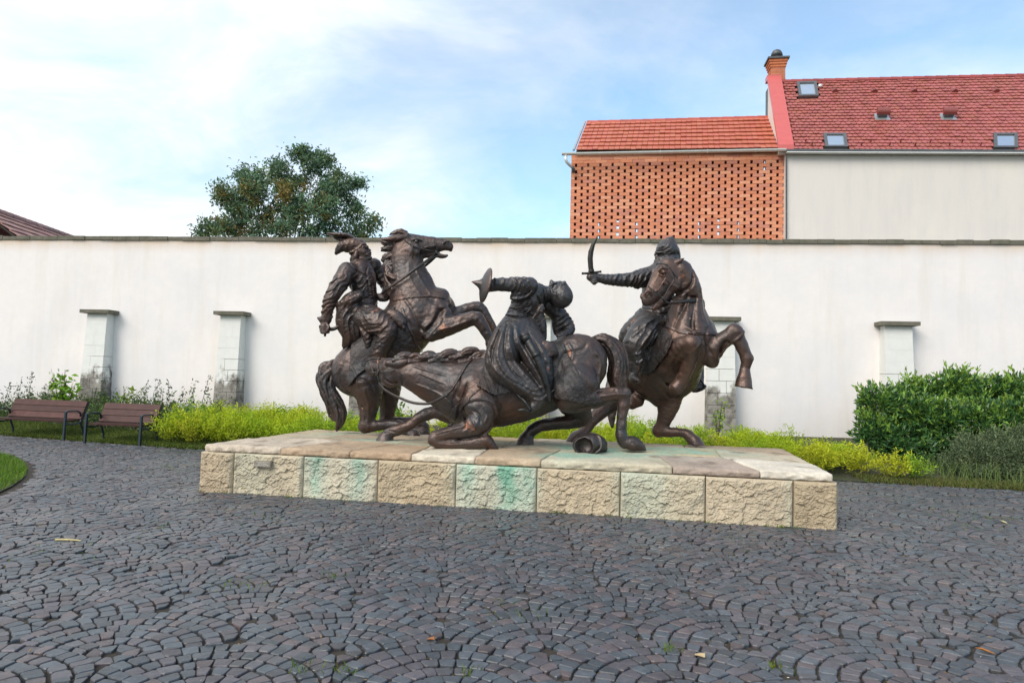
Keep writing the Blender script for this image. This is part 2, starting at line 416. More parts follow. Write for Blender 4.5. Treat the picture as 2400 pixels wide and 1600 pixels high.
# ------------------------------------------------------------------ lawn patch
def blades(pts, h, w, lean, cols):
    n = len(pts); a = rng.uniform(0, 2*math.pi, n); d = np.stack([np.cos(a), np.sin(a), 0*a], 1)
    l = rng.normal(0, lean, (n, 2)); hh = (h*rng.uniform(.6, 1.3, n))[:, None]
    tip = pts+np.concatenate([l*hh, hh], 1); mid = pts+np.concatenate([l*hh*.35, hh*.6], 1)
    V = np.stack([pts-d*w, pts+d*w, mid+d*w*.7, mid-d*w*.7, tip], 1).reshape(-1, 3); b = np.arange(n)[:, None]*5
    return V, b+np.array([0, 1, 2, 3]), b+np.array([3, 2, 4]), cols
M_LEAF = mat('leaf', rough=.55, spec=.3, attr=True, vary=.12, trans=.3)
def lawn_pts(n):
    rr = LAWN_R*np.sqrt(rng.uniform(.25, 1, n)); a = rng.uniform(-.45, 1.35, n)
    return np.stack([LAWN_C[0]+rr*np.cos(a), LAWN_C[1]+rr*np.sin(a), 0*a+.02], 1)
V = [(LAWN_C[0], LAWN_C[1], .02)]+[(LAWN_C[0]+LAWN_R*math.cos(k*math.pi/40), LAWN_C[1]+LAWN_R*math.sin(k*math.pi/40), .01) for k in range(81)]
M_SOIL = mat('lawn_soil', (.05, .06, .02), .95, vary=.3, bump=.01, bscale=60)
tag(mk('lawn', V, [[(0, k, k+1) for k in range(1, 81)]], M_SOIL), kind='structure')
p = lawn_pts(60000); p = p[(p[:, 0]+.0 > -.78*p[:, 1]-1.)]
gc = np.array([.13, .24, .02])*rng.uniform(.6, 1.35, (len(p), 1))*np.array([1, 1, 1])
gc[:, 0] *= rng.uniform(.75, 1.25, len(p))
V, q4, q3, gc = blades(p, .07, .004, .5, gc)
tag(mk('lawn_grass', V, [q4, q3], M_LEAF, fcol=np.concatenate([gc, gc])), kind='stuff')
# ================================================================== PLINTH
def stone_fn(t, b, vec, c, h):
    n = noise(t, vec, 22, 6, .7); c = mixc(t, 1., c, ramp(t, n, [(.3, .78), (.7, 1.15)]), 'MULTIPLY')
    pit = noise(t, vec, 9, 7, .75)
    return mixc(t, ramp(t, pit, [(.66, 0.), (.74, .6)]), c, (.10, .075, .05))
M_STONE = mat('rough_limestone', rough=.92, spec=.25, attr=True, vary=.10, vscale=3, bump=.006, bscale=55, fn=stone_fn)
plinth = thing('stone_plinth', 'low wide plinth of rough tan limestone blocks streaked with green', 'plinth', pw(PL_W/2, PL_D/2, 0))
HB, ZT = .522, .612
def on_front(px, z):                                 # front-face position along the plinth seen at px
    lo, hi = -1., 9.
    for _ in range(40):
        mid = (lo+hi)/2; P = pw(mid, 0, z)-EYE; x = 1200+F_PX*(P @ r2)/(P @ fw)
        if x < px: lo = mid
        else: hi = mid
    return mid
VERD = np.array([.22, .46, .38]); PALE = np.array([.43, .495, .40])
STREAKS = [(on_front(x, .3), w, k) for x, w, k in ((580, .28, .30), (738, .16, 1.1), (838, .16, .95), (1095, .20, .85), (1188, .16, 1.7), (1240, .12, .95), (1480, .20, .75), (1540, .14, .45), (1850, .05, .25))]
def stain_front(s, z):
    k = np.zeros_like(s)
    for s0, w, a in STREAKS: k += a*np.exp(-((s-s0+.03*vnoise(np.stack([z*0, z, z*0+s0], -1), 7))/w)**2)
    nz = .95+.55*vnoise(np.stack([s, z*.8, 0*s], -1), 5, 8, 3)
    return np.clip(k*nz*(1.05-.35*(1-z/HB)), 0, 1.5)
def hsh(i, j, k): 
    v = np.sin(i*127.1+j*311.7+k*74.7)*43758.5453; return v-np.floor(v)
def facets(x, y, cell, seed):
    """broken faces: each cell is a small tilted plane, so that edges stay crisp"""
    gi, gj = np.floor(x/cell), np.floor(y/cell); best = np.full(x.shape, 9.); h = np.zeros_like(x)
    for dx in (-1, 0, 1):
        for dy in (-1, 0, 1):
            i, j = gi+dx, gj+dy; px, py = (i+.1+.8*hsh(i, j, seed))*cell, (j+.1+.8*hsh(i, j, seed+1))*cell
            d = np.hypot(x-px, y-py); v = (hsh(i, j, seed+2)-.5)*.5+((hsh(i, j, seed+3)-.5)*1.5*(x-px)+((hsh(i, j, seed+4)-.5)*1.5-.35)*(y-py))/cell
            m_ = d < best; best = np.where(m_, d, best); h = np.where(m_, v, h)
    return h
def rock(s, z, seed):                                # hammer-dressed face: tilted chips over broad hollows
    P = np.stack([s, z, 0*s+seed], -1)
    wx = .035*vnoise(P, 9, 1, 2); wz = .030*vnoise(P, 9, 2, 2)
    return .025*facets((s+wx)*.8, z+wz, .085, seed*7.3)+.013*facets(s+wz, z+wx, .036, seed*3.1+50)+.006*facets(s-wz, z-wx, .019, seed*5.3+80)+.005*vnoise(P, 42, 7, 2)+.024*vnoise(P, 3.5, 9)
def face_block(s0, s1, z0, z1, tone, seed, to3, stainf, thick=.5, res=.0115):
    ns, nz = max(4, int((s1-s0)/res)), max(4, int((z1-z0)/res))
    S, Z = np.meshgrid(np.linspace(s0, s1, ns+1), np.linspace(z0, z1, nz+1), indexing='ij')
    edge = np.minimum.reduce([S-s0, s1-S, (z1-Z)*1.0, Z*0+1])
    e = np.clip(edge/.035, 0, 1); e = e*e*(3-2*e)
    d = rock(S, Z, seed)*e - .012*(1-np.clip(edge/.012, 0, 1)) - .012*(1-e)
    V = to3(S.ravel(), d.ravel(), Z.ravel()); k = stainf(S, Z)
    base = np.array(tone)*(1+.10*vnoise(np.stack([S, Z, 0*S], -1), 3, 4, 3))[..., None]
    k1 = np.clip(k*1.15, 0, 1)[..., None]*.85; C = base*(1-k1)+PALE*k1
    k2 = np.clip(k-.7, 0, 1)[..., None]*1.05; k2 = np.clip(k2, 0, .95); C = C*(1-k2)+np.array([.15, .36, .255])*k2
    I = np.arange((ns+1)*(nz+1)).reshape(ns+1, nz+1)
    F4 = np.stack([I[:-1, :-1], I[1:, :-1], I[1:, 1:], I[:-1, 1:]], -1).reshape(-1, 4)
    # sides going back into the block
    rim = np.concatenate([I[:, 0], I[-1, 1:], I[::-1, -1][1:], I[0, ::-1][1:-1]]); m_ = len(rim); n0 = len(V)
    back = to3(S.ravel()[rim], np.full(m_, -thick), Z.ravel()[rim])
    F5 = np.stack([np.roll(rim, -1), rim, n0+np.arange(m_), n0+(np.arange(m_)+1) % m_], -1)
    V = np.concatenate([V, back]); C = np.concatenate([C.reshape(-1, 3), C.reshape(-1, 3)[rim]*.8])
    return V, [F4, F5], C
TAN, BUFF, PALES = (.40, .305, .215), (.46, .39, .29), (.47, .45, .37)
cuts = [0]+[on_front(x, .5) for x in (547, 711, 885, 1068, 1258, 1454, 1654, 1860)]+[PL_W]
tones = [(.45, .36, .25), (.50, .43, .315), (.51, .45, .345), (.47, .38, .26), (.50, .45, .345), (.49, .405, .285), (.50, .435, .32), (.50, .42, .305), (.44, .355, .24)]
def front3(s, d, z): return pl_o[0]+s*pl_d[0]-d*pl_n[0], pl_o[1]+s*pl_d[1]-d*pl_n[1], z
def T3(f): return lambda s, d, z: np.stack(f(s, d, z), -1)
for i in range(9):
    V, F5, C = face_block(cuts[i]+.005, cuts[i+1]-.005, -.02, HB+random.uniform(-.006, .0), tones[i], i, T3(front3), stain_front)
    mk('stone_block', V, F5, M_STONE, plinth, col=C, smooth=False)
nostain = lambda S, Z: 0*S
def left3(s, d, z): return pl_o[0]+(PL_D-s)*pl_n[0]-d*pl_d[0], pl_o[1]+(PL_D-s)*pl_n[1]-d*pl_d[1], z
def right3(s, d, z): return pl_o[0]+PL_W*pl_d[0]+s*pl_n[0]+d*pl_d[0], pl_o[1]+PL_W*pl_d[1]+s*pl_n[1]+d*pl_d[1], z
def back3(s, d, z): return pl_o[0]+(PL_W-s)*pl_d[0]+(PL_D+d)*pl_n[0], pl_o[1]+(PL_W-s)*pl_d[1]+(PL_D+d)*pl_n[1], z
for f3, L, nb in ((left3, PL_D, 3), (right3, PL_D, 3), (back3, PL_W, 8)):
    for i in range(nb):
        a, bq = L*i/nb+.005, L*(i+1)/nb-.005
        if f3 is not back3: a = max(a, .02); bq = min(bq, L-.02)
        V, F5, C = face_block(a, bq, -.02, HB-.004, tones[i % 9], 20+i, T3(f3), nostain, .45, .04)
        mk('stone_block', V, F5, M_STONE, plinth, col=C, smooth=True)
# top: slabs with broken edges, rising gently to the middle
INS = .05
def topz(s, t_):
    e = np.clip(np.minimum.reduce([s-INS, PL_W-INS-s, t_-INS, PL_D-INS-t_])/1.3, 0, 1)
    P = np.stack([s, t_, 0*s], -1)
    return ZT + .045*e + .010*vnoise(P, 1.6, 2, 2)*np.clip(e*6, 0, 1)
def slab(poly_s, t0, t1, tone, seed, fe=False, be=False, le=False, re=False):
    """poly_s: (left at t0, left at t1, right at t0, right at t1)"""
    l0, l1, r0, r1 = poly_s; ns, n_t = max(4, int((max(r0, r1)-min(l0, l1))/.022)), max(4, int((t1-t0)/.026))
    U, Vv = np.meshgrid(np.linspace(0, 1, ns+1), np.linspace(0, 1, n_t+1), indexing='ij')
    Tt = t0+(t1-t0)*Vv; L = l0+(l1-l0)*Vv; Rr = r0+(r1-r0)*Vv; S = L+(Rr-L)*U
    Pn = np.stack([S, Tt, 0*S+seed], -1); wob = .018*vnoise(Pn, 4, 3, 2)
    inside = np.minimum.reduce([U*(Rr-L), (1-U)*(Rr-L), Vv*(t1-t0), (1-Vv)*(t1-t0)])
    Z = topz(S, Tt)+.012*vnoise(Pn, 9, 5, 3)-(.010+.014*np.clip(vnoise(Pn, 13, 21, 2), 0, 1))*(1-np.clip(inside/.022, 0, 1))+random.uniform(-.008, .008)
    col = np.array(tone)*(1+.30*vnoise(Pn, 2.6, 4, 4))[..., None]
    g = np.zeros_like(S)
    for cs, ct, ws, wt, k in VERDS: g += k*np.exp(-((S-cs)/ws)**2-((Tt-ct)/wt)**2)
    g = np.clip(g*(.6+1.2*vnoise(Pn, 4, 12, 4)), 0, .9)[..., None]; col = col*(1-g)+np.array([.27, .42, .33])*g
    bk = np.clip(vnoise(Pn, 3.5, 33, 4)*2.2-.55, 0, .65)[..., None]; col = col*(1-bk)+np.array([.17, .13, .10])*bk
    I = np.arange((ns+1)*(n_t+1)).reshape(ns+1, n_t+1); V = np.stack([*(pl_o[0]+S*pl_d[0]+Tt*pl_n[0], pl_o[1]+S*pl_d[1]+Tt*pl_n[1]), Z], -1).reshape(-1, 3)
    F4 = np.stack([I[:-1, :-1], I[1:, :-1], I[1:, 1:], I[:-1, 1:]], -1).reshape(-1, 4)
    rim = np.concatenate([I[:, 0], I[-1, 1:], I[::-1, -1][1:], I[0, ::-1][1:-1]]); m_ = len(rim)
    # three skirts: broken edge bulges out a little, then the underside line
    out = V[rim].copy(); cen = V.mean(0); sk = [V]; Fs = [F4]; cs_ = [col.reshape(-1, 3)]; prev = rim; n0 = len(V)
    zb = HB+.004
    for f, bul in ((.18, .006), (.38, .014), (.6, .012), (.82, .016), (1., -.004)):
        ring = V[rim].copy(); ring[:, 2] = V[rim][:, 2]*(1-f)+zb*f
        dirv = ring[:, :2]-cen[:2]
        s__, t__ = (ring[:, :2]-pl_o) @ pl_d, (ring[:, :2]-pl_o) @ pl_n
        on = ((t__ < INS+.02) & fe)*-1.
        nz = bul+.034*vnoise(np.stack([s__, ring[:, 2]*2.5, 0*s__+seed], -1), 12, 15, 3)
        ring[:, :2] += (on*nz)[:, None]*pl_n
        sk.append(ring); cs_.append(col.reshape(-1, 3)[rim]*(1+.15*vnoise(ring, 12, 3))[:, None]); idx = n0+np.arange(m_)
        Fs.append(np.stack([np.roll(prev, -1), prev, idx, np.roll(idx, -1)], -1)); prev = idx; n0 += m_
    mk('cap_slab', np.concatenate(sk), Fs, M_STONE, plinth, col=np.concatenate(cs_), smooth=True)
fc = [INS]+[on_front(x, .57) for x in (654, 816, 961, 1111, 1266, 1577, 1783)]+[PL_W-INS]
ft = [(.52, .44, .35), (.42, .31, .215), (.42, .30, .20), (.60, .53, .42), (.43, .325, .225), (.50, .44, .33), (.40, .32, .265), (.62, .56, .47)]
VERDS = [(1.0, 2.3, .5, .5, .8), (2.0, 1.25, .55, .16, 1.3), (2.7, .95, .5, .10, 1.4), (4.8, .5, .4, .35, 1.2), (4.9, 1.4, .7, .4, 1.4), (6.2, 1.6, .7, .5, 1.3), (5.6, .8, .5, .4, .8), (6.9, 1.9, .5, .4, .6), (3.3, 1.6, .5, .3, .6)]
g_ = .006
for i in range(8):
    dt = 1.06; sh = (.25, .45, .35, .0, .0, .12, -.18, -.3, 0)
    slab((fc[i]+(g_ if i else 0), fc[i]+(sh[i] if i else 0)+g_*(i > 0), fc[i+1]-g_*(i < 7), fc[i+1]+(sh[i+1] if i < 7 else 0)-g_*(i < 7)), INS, dt, ft[i], i, fe=True)
bt = [(.45, .38, .28), (.40, .31, .22), (.43, .34, .23), (.37, .31, .24), (.47, .36, .22), (.50, .43, .32)]
for row, (t0, t1) in enumerate(((1.06+g_, 2.12), (2.12+g_, PL_D-INS))):
    cc_ = np.linspace(INS, PL_W-INS, 7)+np.array([0, .2, -.15, .1, .25, -.2, 0])*(1 if row else -1)
    for i in range(6):
        slab((cc_[i]+g_*(i > 0), cc_[i]+g_*(i > 0), cc_[i+1]-g_*(i < 5), cc_[i+1]-g_*(i < 5)), t0, t1, bt[(i+row*2) % 6], 40+i+row*7)
# small metal plaque
M_PLAQUE = mat('plaque_metal', (.30, .27, .23), .5, .6, vary=.2, vscale=30)
ps0, ps1 = on_front(600.5, .45), on_front(638.5, .45); b = MB()
zp0, zp1 = .37, .447
b.hexa([pw(ps0, -.05, zp0), pw(ps1, -.05, zp0), pw(ps1, .0, zp0), pw(ps0, .0, zp0), pw(ps0, -.05, zp1), pw(ps1, -.05, zp1), pw(ps1, .0, zp1), pw(ps0, .0, zp1)])
plq = b.build('plaque', M_PLAQUE, plinth)
M_INK = mat('plaque_lettering', (.60, .57, .50), .6, .4, vary=.1); b = MB(); sp_ = random.Random(3)
for ln, (f0, f1) in enumerate(((.14, .86), (.24, .74), (.10, .90))):
    s = ps0+(ps1-ps0)*f0; z = zp1-.018-ln*.021
    while s < ps0+(ps1-ps0)*f1:
        w = sp_.uniform(.004, .009)
        P4 = [(s, -.0525), (s+w, -.0525), (s+w, -.049), (s, -.049)]
        b.hexa([pw(x, y, z) for x, y in P4]+[pw(x, y, z+.009) for x, y in P4]); s += w+.003+(.006 if sp_.random() < .2 else 0)
b.build('lettering', M_INK, plq)
# ================================================================== BUILDINGS BEHIND THE WALL
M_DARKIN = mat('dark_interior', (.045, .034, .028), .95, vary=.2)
M_BRICK = mat('red_brick', rough=.9, spec=.2, attr=True, vary=.14, vscale=9, bump=.003, bscale=70)
M_ZINC = mat('zinc_sheet', (.50, .54, .56), .4, .7, vary=.1)
M_PALEMETAL = mat('pale_metal', (.74, .74, .72), .4, .3, vary=.06)
M_DARKMETAL = mat('dark_metal', (.10, .105, .11), .5, .3, vary=.15)
M_TILE = mat('clay_tile', rough=.40, spec=.5, attr=True, vary=.14, vscale=5)
M_GLAZED = mat('glazed_tile', rough=.36, spec=.6, attr=True, vary=.16, vscale=3.5)
M_REDSHEET = mat('red_sheet', (.58, .12, .11), .32, 0, .6, vary=.05)
M_HOOD = mat('maroon_hood', (.24, .065, .055), .4, 0, vary=.1)
M_GLASS = mat('window_glass', (.88, .92, .95), .08, .9, vary=.03)
def _streak(t, vec, c):
    mp = N(t, 'ShaderNodeMapping'); mp.inputs['Scale'].default_value = (3.2, 3.2, .45); t.links.new(vec, mp.inputs[0])
    c = mixc(t, ramp(t, noise(t, mp.outputs[0], 1, 6, .65), [(.45, 0.), (.75, .75)]), c, (.61, .585, .56))
    c = mixc(t, ramp(t, noise(t, vec, .8, 5, .6), [(.5, 0.), (.75, .6)]), c, (.74, .70, .63))
    return mixc(t, ramp(t, noise(t, mp.outputs[0], 2.7, 6, .65), [(.55, 0.), (.8, .5)]), c, (.58, .575, .565))
M_CREAM = mat('cream_render', (.69, .65, .61), .9, vary=.0, bump=.003, bscale=50, fn=lambda t, b, vec, c, h: _streak(t, vec, c))

class Quad:
    """sloping roof plane given by its four corners in the world"""
    def __init__(s, eL, eR, rL, rR):
        s.c = [np.array(p, float) for p in (eL, eR, rL, rR)]
        s.n = np.cross(s.c[1]-s.c[0], s.c[2]-s.c[0]); s.n /= np.linalg.norm(s.n)
    def p(s, u, v, h=0.):
        a, b, c, d = s.c; return (a*(1-u)+b*u)*(1-v)+(c*(1-u)+d*u)*v + s.n*h
    def uv(s, x, y):
        u, v = .5, .5
        def pr(u, v): P = s.p(u, v)-EYE; z = P @ fw; return np.array([1200+F_PX*(P @ r2)/z, 800-F_PX*(P @ u2)/z])
        for _ in range(30):
            q = pr(u, v); J = np.stack([(pr(u+1e-4, v)-q)/1e-4, (pr(u, v+1e-4)-q)/1e-4], 1)
            st = np.linalg.solve(J, np.array([x, y])-q); u += st[0]; v += st[1]
        return u, v
def frame(Qd, u, v, sx_, sy_, sz_):
    """world matrix of a tile lying at (u, v): local x along the eave, y up the slope, z outward"""
    x = Qd.p(u+.005, v)-Qd.p(u-.005, v); x /= np.linalg.norm(x); z = Qd.n; y = np.cross(z, x); P = Qd.p(u, v)
    M_ = np.eye(4); M_[:3, 0] = x*sx_; M_[:3, 1] = y*sy_; M_[:3, 2] = z*sz_; M_[:3, 3] = P
    return M_
def tile_mesh(round_, name):
    if round_: 
        a = np.linspace(math.pi, 2*math.pi, 9); bot = [(.475*math.cos(t), .30*math.sin(t)) for t in a]
        out = [(.475, 1.25), (-.475, 1.25)]
        pts = [(x, y) for x, y in bot]+out
    else: pts = [(-.48, 0), (.48, 0), (.48, 1.12), (-.48, 1.12)]
    n = len(pts); H = lambda y: (1.25-y)*1.0
    V = [(x, y, H(y)) for x, y in pts]+[(x, y, H(y)-.75) for x, y in pts]
    tris = []
    F_ = [list(range(n))]; S = [(k, (k+1) % n) for k in range(n)]
    return np.array(V, float), n, np.array([(n+a, n+b_, b_, a) for a, b_ in S])
def tile_roof(Qd, rows, cols, parent, matl, base, round_, hole=None, maxparts=300, vary=.2, thick=.018, name='roof_tile'):
    V, n, side = tile_mesh(round_, name); meshes = []
    fan = np.array([(0, k, k+1) for k in range(1, n-1)])
    tones = [np.array(base)*rng.uniform(1-vary, 1+vary)*np.array([1, rng.uniform(.92, 1.1), rng.uniform(.92, 1.1)]) for _ in range(7)]
    for tn in tones:
        me = mk(name, V, [fan, side], matl, None, fcol=np.tile(tn, (len(fan)+len(side), 1)))
        meshes.append(me.data); bpy.data.objects.remove(me)
    cnt = 0; Vb = []; Fb = []; Sb = []; C3 = []; C4 = []; off = 0
    for r_ in range(rows):
        v = (r_+.02)/rows
        for k in range(-1 if round_ else 0, cols):
            u = (k+.5+(.5 if (round_ and r_ % 2) else 0))/cols
            if u < .2/cols or u > 1-.2/cols: continue
            if hole and hole(u, v): continue
            w = np.linalg.norm(Qd.p(1, v)-Qd.p(0, v))/cols; L = np.linalg.norm(Qd.p(u, 1)-Qd.p(u, 0))/rows
            M_ = frame(Qd, u, v, w*rng.uniform(.97, 1.0), L, thick*rng.uniform(.85, 1.15)); ti = rng.integers(7)
            M_[:3, 3] += Qd.n*rng.normal(0, .0022); 
            if cnt < maxparts:
                o = bpy.data.objects.new(name, meshes[ti]); COL.objects.link(o); o.parent = parent
                o.matrix_parent_inverse = pmat(parent).inverted(); o.matrix_basis = Matrix(M_.tolist()); cnt += 1
            else:
                Vw = V @ M_[:3, :3].T + M_[:3, 3]; Vb.append(Vw); Fb.append(fan+off); Sb.append(side+off); off += len(V)
                C3.append(np.tile(tones[ti], (len(fan), 1))); C4.append(np.tile(tones[ti], (len(side), 1)))
    if Vb: tag(mk('roof_tiling', np.concatenate(Vb), [np.concatenate(Fb), np.concatenate(Sb)], matl, parent, fcol=np.concatenate(C3+C4)), kind='stuff')
def sheet(Qd, h, matl, name, parent, u0=0, u1=1, v0=0, v1=1):
    mk(name, [Qd.p(u0, v0, h), Qd.p(u1, v0, h), Qd.p(u1, v1, h), Qd.p(u0, v1, h), Qd.p(u0, v0, h-.05), Qd.p(u1, v0, h-.05), Qd.p(u1, v1, h-.05), Qd.p(u0, v1, h-.05)],
       [[(0, 1, 2, 3), (7, 6, 5, 4), (0, 4, 5, 1), (1, 5, 6, 2), (2, 6, 7, 3), (3, 7, 4, 0)]], matl, parent)
def ridge(Qd, n, parent, matl, base, r_=.085):
    for k in range(n):
        p, q = Qd.p(k/n, 1), Qd.p((k+1.06)/n, 1); d = (q-p); d /= np.linalg.norm(d); up = np.array([0, 0, 1.]); x = np.cross(d, up); x /= np.linalg.norm(x)
        V = []; m_ = 7
        for P, rr in ((p, r_*1.12), (q, r_*.98)):
            for a in np.linspace(-.15, math.pi+.15, m_): V.append(P+x*math.cos(a)*rr+up*(math.sin(a)*rr-.03))
            for a in np.linspace(math.pi+.15, -.15, m_): V.append(P+x*math.cos(a)*rr*.8+up*(math.sin(a)*rr*.8-.03))
        j = np.arange(2*m_); F_ = np.stack([j, (j+1) % (2*m_), (j+1) % (2*m_)+2*m_, j+2*m_], 1)
        tn = np.array(base)*rng.uniform(.85, 1.15)
        capf = np.array([(i, i+1, 2*m_-2-i, 2*m_-1-i) for i in range(m_-1)]); 
        mk('ridge_tile', V, [F_, capf, capf+2*m_], matl, parent, fcol=np.tile(tn, (len(F_)+2*len(capf), 1)))

# ------------------------------------------------------------------ brick annex with a perforated screen
annex = thing('brick_annex', 'small brick building with a screen wall full of gaps and a red tiled roof', 'building', at(1590, 560, 19.2)*np.array([1, 1, 0]))
aL, aR = at(1339, 367, 19.05), at(1841, 360, 18.22); dL = (aR-aL); dL[2] = 0; Lw = np.linalg.norm(dL); ex = dL/Lw; ey = np.array([-ex[1], ex[0], 0])
zt_ = (aL[2]+aR[2])/2+7.85*19.0/F_PX
def aw(a, dpt, z): p = aL+ex*a+ey*dpt; return np.array([p[0], p[1], z])
bp = Lw/17; ch = 7.85*19.0/F_PX; nrow = 27
lo_, hi_ = (-.5, -.5, -.5), (.5, .5, .5)
bb = bmesh.new(); bmesh.ops.create_cube(bb, size=1); bmesh.ops.bevel(bb, geom=bb.edges[:], offset=.02, segments=1, affect='EDGES')
bme = []
for k in range(6):
    me = bpy.data.meshes.new('brick'); bb.to_mesh(me); a = me.color_attributes.new('col', 'FLOAT_COLOR', 'POINT')
    tn = 1.32*np.array([(.48, .19, .11), (.52, .225, .135), (.45, .17, .10), (.50, .20, .115), (.43, .18, .125), (.54, .25, .155)][k])
    a.data.foreach_set('color', np.tile([*tn, 1], len(me.vertices)).astype(np.float32)); me.materials.append(M_BRICK); bme.append(me)
bb.free()
cnt = 0; bigV = []; bigC = []; bricks = []
for r_ in range(nrow):
    z = zt_-(r_+.5)*ch; solid = r_ < 3
    offs = .5 if r_ % 2 else 0.
    k = -1
    while k < 17:
        a0 = (k+offs)*bp; a1 = a0+bp*(.995 if solid else .815)
        k += 1
        a0c, a1c = max(a0, 0), min(a1, Lw)
        if a1c-a0c < .04: continue
        bricks.append((a0c+rng.uniform(0, .006), a1c, z, rng.integers(6), rng.uniform(-.006, .006)))
bricks = bricks[::-1] if False else bricks
for a0, a1, z, ti, pr in bricks:
    if z < at(1590, 560, 18.7)[2]-.05 or cnt >= 300:
        pass
    if cnt < 300:
        o = bpy.data.objects.new('brick', bme[ti]); COL.objects.link(o); o.parent = annex; o.matrix_parent_inverse = pmat(annex).inverted()
        M_ = np.eye(4); M_[:3, 0] = ex*(a1-a0); M_[:3, 1] = ey*.125; M_[:3, 2] = (0, 0, ch*.955); M_[:3, 3] = aw((a0+a1)/2, .06+pr, z)
        o.matrix_basis = Matrix(M_.tolist()); cnt += 1
    else:
        b_ = MB(); c = 1.32*np.array([(.48, .19, .11), (.52, .225, .135), (.45, .17, .10), (.50, .20, .115), (.43, .18, .125), (.54, .25, .155)][ti])
        h = ch*.4775; b_.hexa([aw(a0, pr, z-h), aw(a1, pr, z-h), aw(a1, pr+.12, z-h), aw(a0, pr+.12, z-h), aw(a0, pr, z+h), aw(a1, pr, z+h), aw(a1, pr+.12, z+h), aw(a0, pr+.12, z+h)], c)
        bigV.append(b_.v[0]); bigC.append(b_.c[0])
V = np.concatenate(bigV); q = np.array([(3, 2, 1, 0), (4, 5, 6, 7), (0, 1, 5, 4), (1, 2, 6, 5), (2, 3, 7, 6), (3, 0, 4, 7)])
tag(mk('brickwork', V, [(np.arange(len(bigV))[:, None, None]*8+q).reshape(-1, 4)], M_BRICK, annex, col=np.concatenate(bigC)), kind='stuff')
# side and rear walls, floor behind the screen: an open loft, the lower half of its rear wall lets daylight through
b = MB(); zb = zt_-nrow*ch
def hexa_a(mb, a0, a1, d0, d1, z0, z1): return mb.hexa([aw(a0, d0, z0), aw(a1, d0, z0), aw(a1, d1, z0), aw(a0, d1, z0), aw(a0, d0, z1), aw(a1, d0, z1), aw(a1, d1, z1), aw(a0, d1, z1)])
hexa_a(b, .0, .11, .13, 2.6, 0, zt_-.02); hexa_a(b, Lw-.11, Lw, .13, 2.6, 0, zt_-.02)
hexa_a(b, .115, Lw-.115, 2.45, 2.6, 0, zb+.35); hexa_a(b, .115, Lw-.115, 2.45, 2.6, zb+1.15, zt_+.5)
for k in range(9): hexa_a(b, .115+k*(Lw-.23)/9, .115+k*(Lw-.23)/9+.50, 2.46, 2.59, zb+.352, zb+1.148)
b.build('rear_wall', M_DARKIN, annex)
QA = Quad(at(1350, 354, 18.9), at(1824, 348, 18.1), at(1376, 287, 20.85), at(1803, 275, 20.05))
sheet(QA, -.03, M_DARKIN, 'roof_deck', annex)
tile_roof(QA, 8, 36, annex, M_TILE, (.52, .14, .085), False, vary=.06, thick=.034)
ridge(QA, 16, annex, M_TILE, (.42, .085, .055), .075)
# rear slope, verge flashing
bk = QA.c[2]-QA.c[0]; bk2 = np.array([bk[0], bk[1], -bk[2]])
mk('rear_roof', [QA.c[2]+(0, 0, -.02), QA.c[3]+(0, 0, -.02), QA.c[3]+bk2, QA.c[2]+bk2], [[(0, 1, 2, 3)]], M_TILE, annex, fcol=[(.42, .09, .055)])
for u, w in ((-.012, .05), (1.006, .085)):
    b = MB(); b.bar(QA.p(u, -.01, .03), QA.p(u, 1.0, .03), w, .05, up=tuple(QA.n)); b.build('verge_flashing', M_ZINC, annex)
g0, g1 = at(1317, 362, 18.75), at(1842, 352, 17.95)
b = MB(); dg = g1-g0; up = np.array([0, 0, 1.]); nx_ = np.cross(dg, up); nx_ /= np.linalg.norm(nx_); V = []; m_ = 9
for P in (g0, g1):
    for rr in (.062, .054):
        for a in np.linspace(math.pi, 2*math.pi, m_): V.append(P+nx_*math.cos(a)*rr+up*(math.sin(a)*rr+.03))
F_ = []
for o_ in (0, m_):
    for k in range(m_-1): F_.append((o_+k, o_+k+1, 2*m_+o_+k+1, 2*m_+o_+k))
F_ += [(0, m_, 3*m_, 2*m_), (m_-1, 2*m_-1, 4*m_-1, 3*m_-1)]+[(k, k+1, m_+k+1, m_+k) for k in range(m_-1)]
gut = mk('gutter', V, [F_], M_PALEMETAL, annex, smooth=False)
for f in (.25, .45, .66, .87):
    b = MB(); P = g0+dg*f; b.tube([P+nx_*math.cos(a)*.068+up*(math.sin(a)*.068+.03) for a in np.linspace(math.pi*.97, math.pi*2.03, 9)], .010, 5); b.build('gutter_bracket', M_PALEMETAL, gut)
b = MB(); P = g0+dg*.018-up*.04; b.tube([P, P-up*.10, P-up*.16+ex*.02, P-up*.22+ex*.10+ey*.1, P-up*.26+ex*.17+ey*.18], .040, 10); b.build('downpipe', M_PALEMETAL, annex, smooth=True)
b = MB(); b.tube([P-up*.255+ex*.165+ey*.17, P-up*.29+ex*.20+ey*.2, P-up*.40+ex*.20+ey*.2], .043, 10); b.build('pipe_collar', M_DARKMETAL, annex, smooth=True)

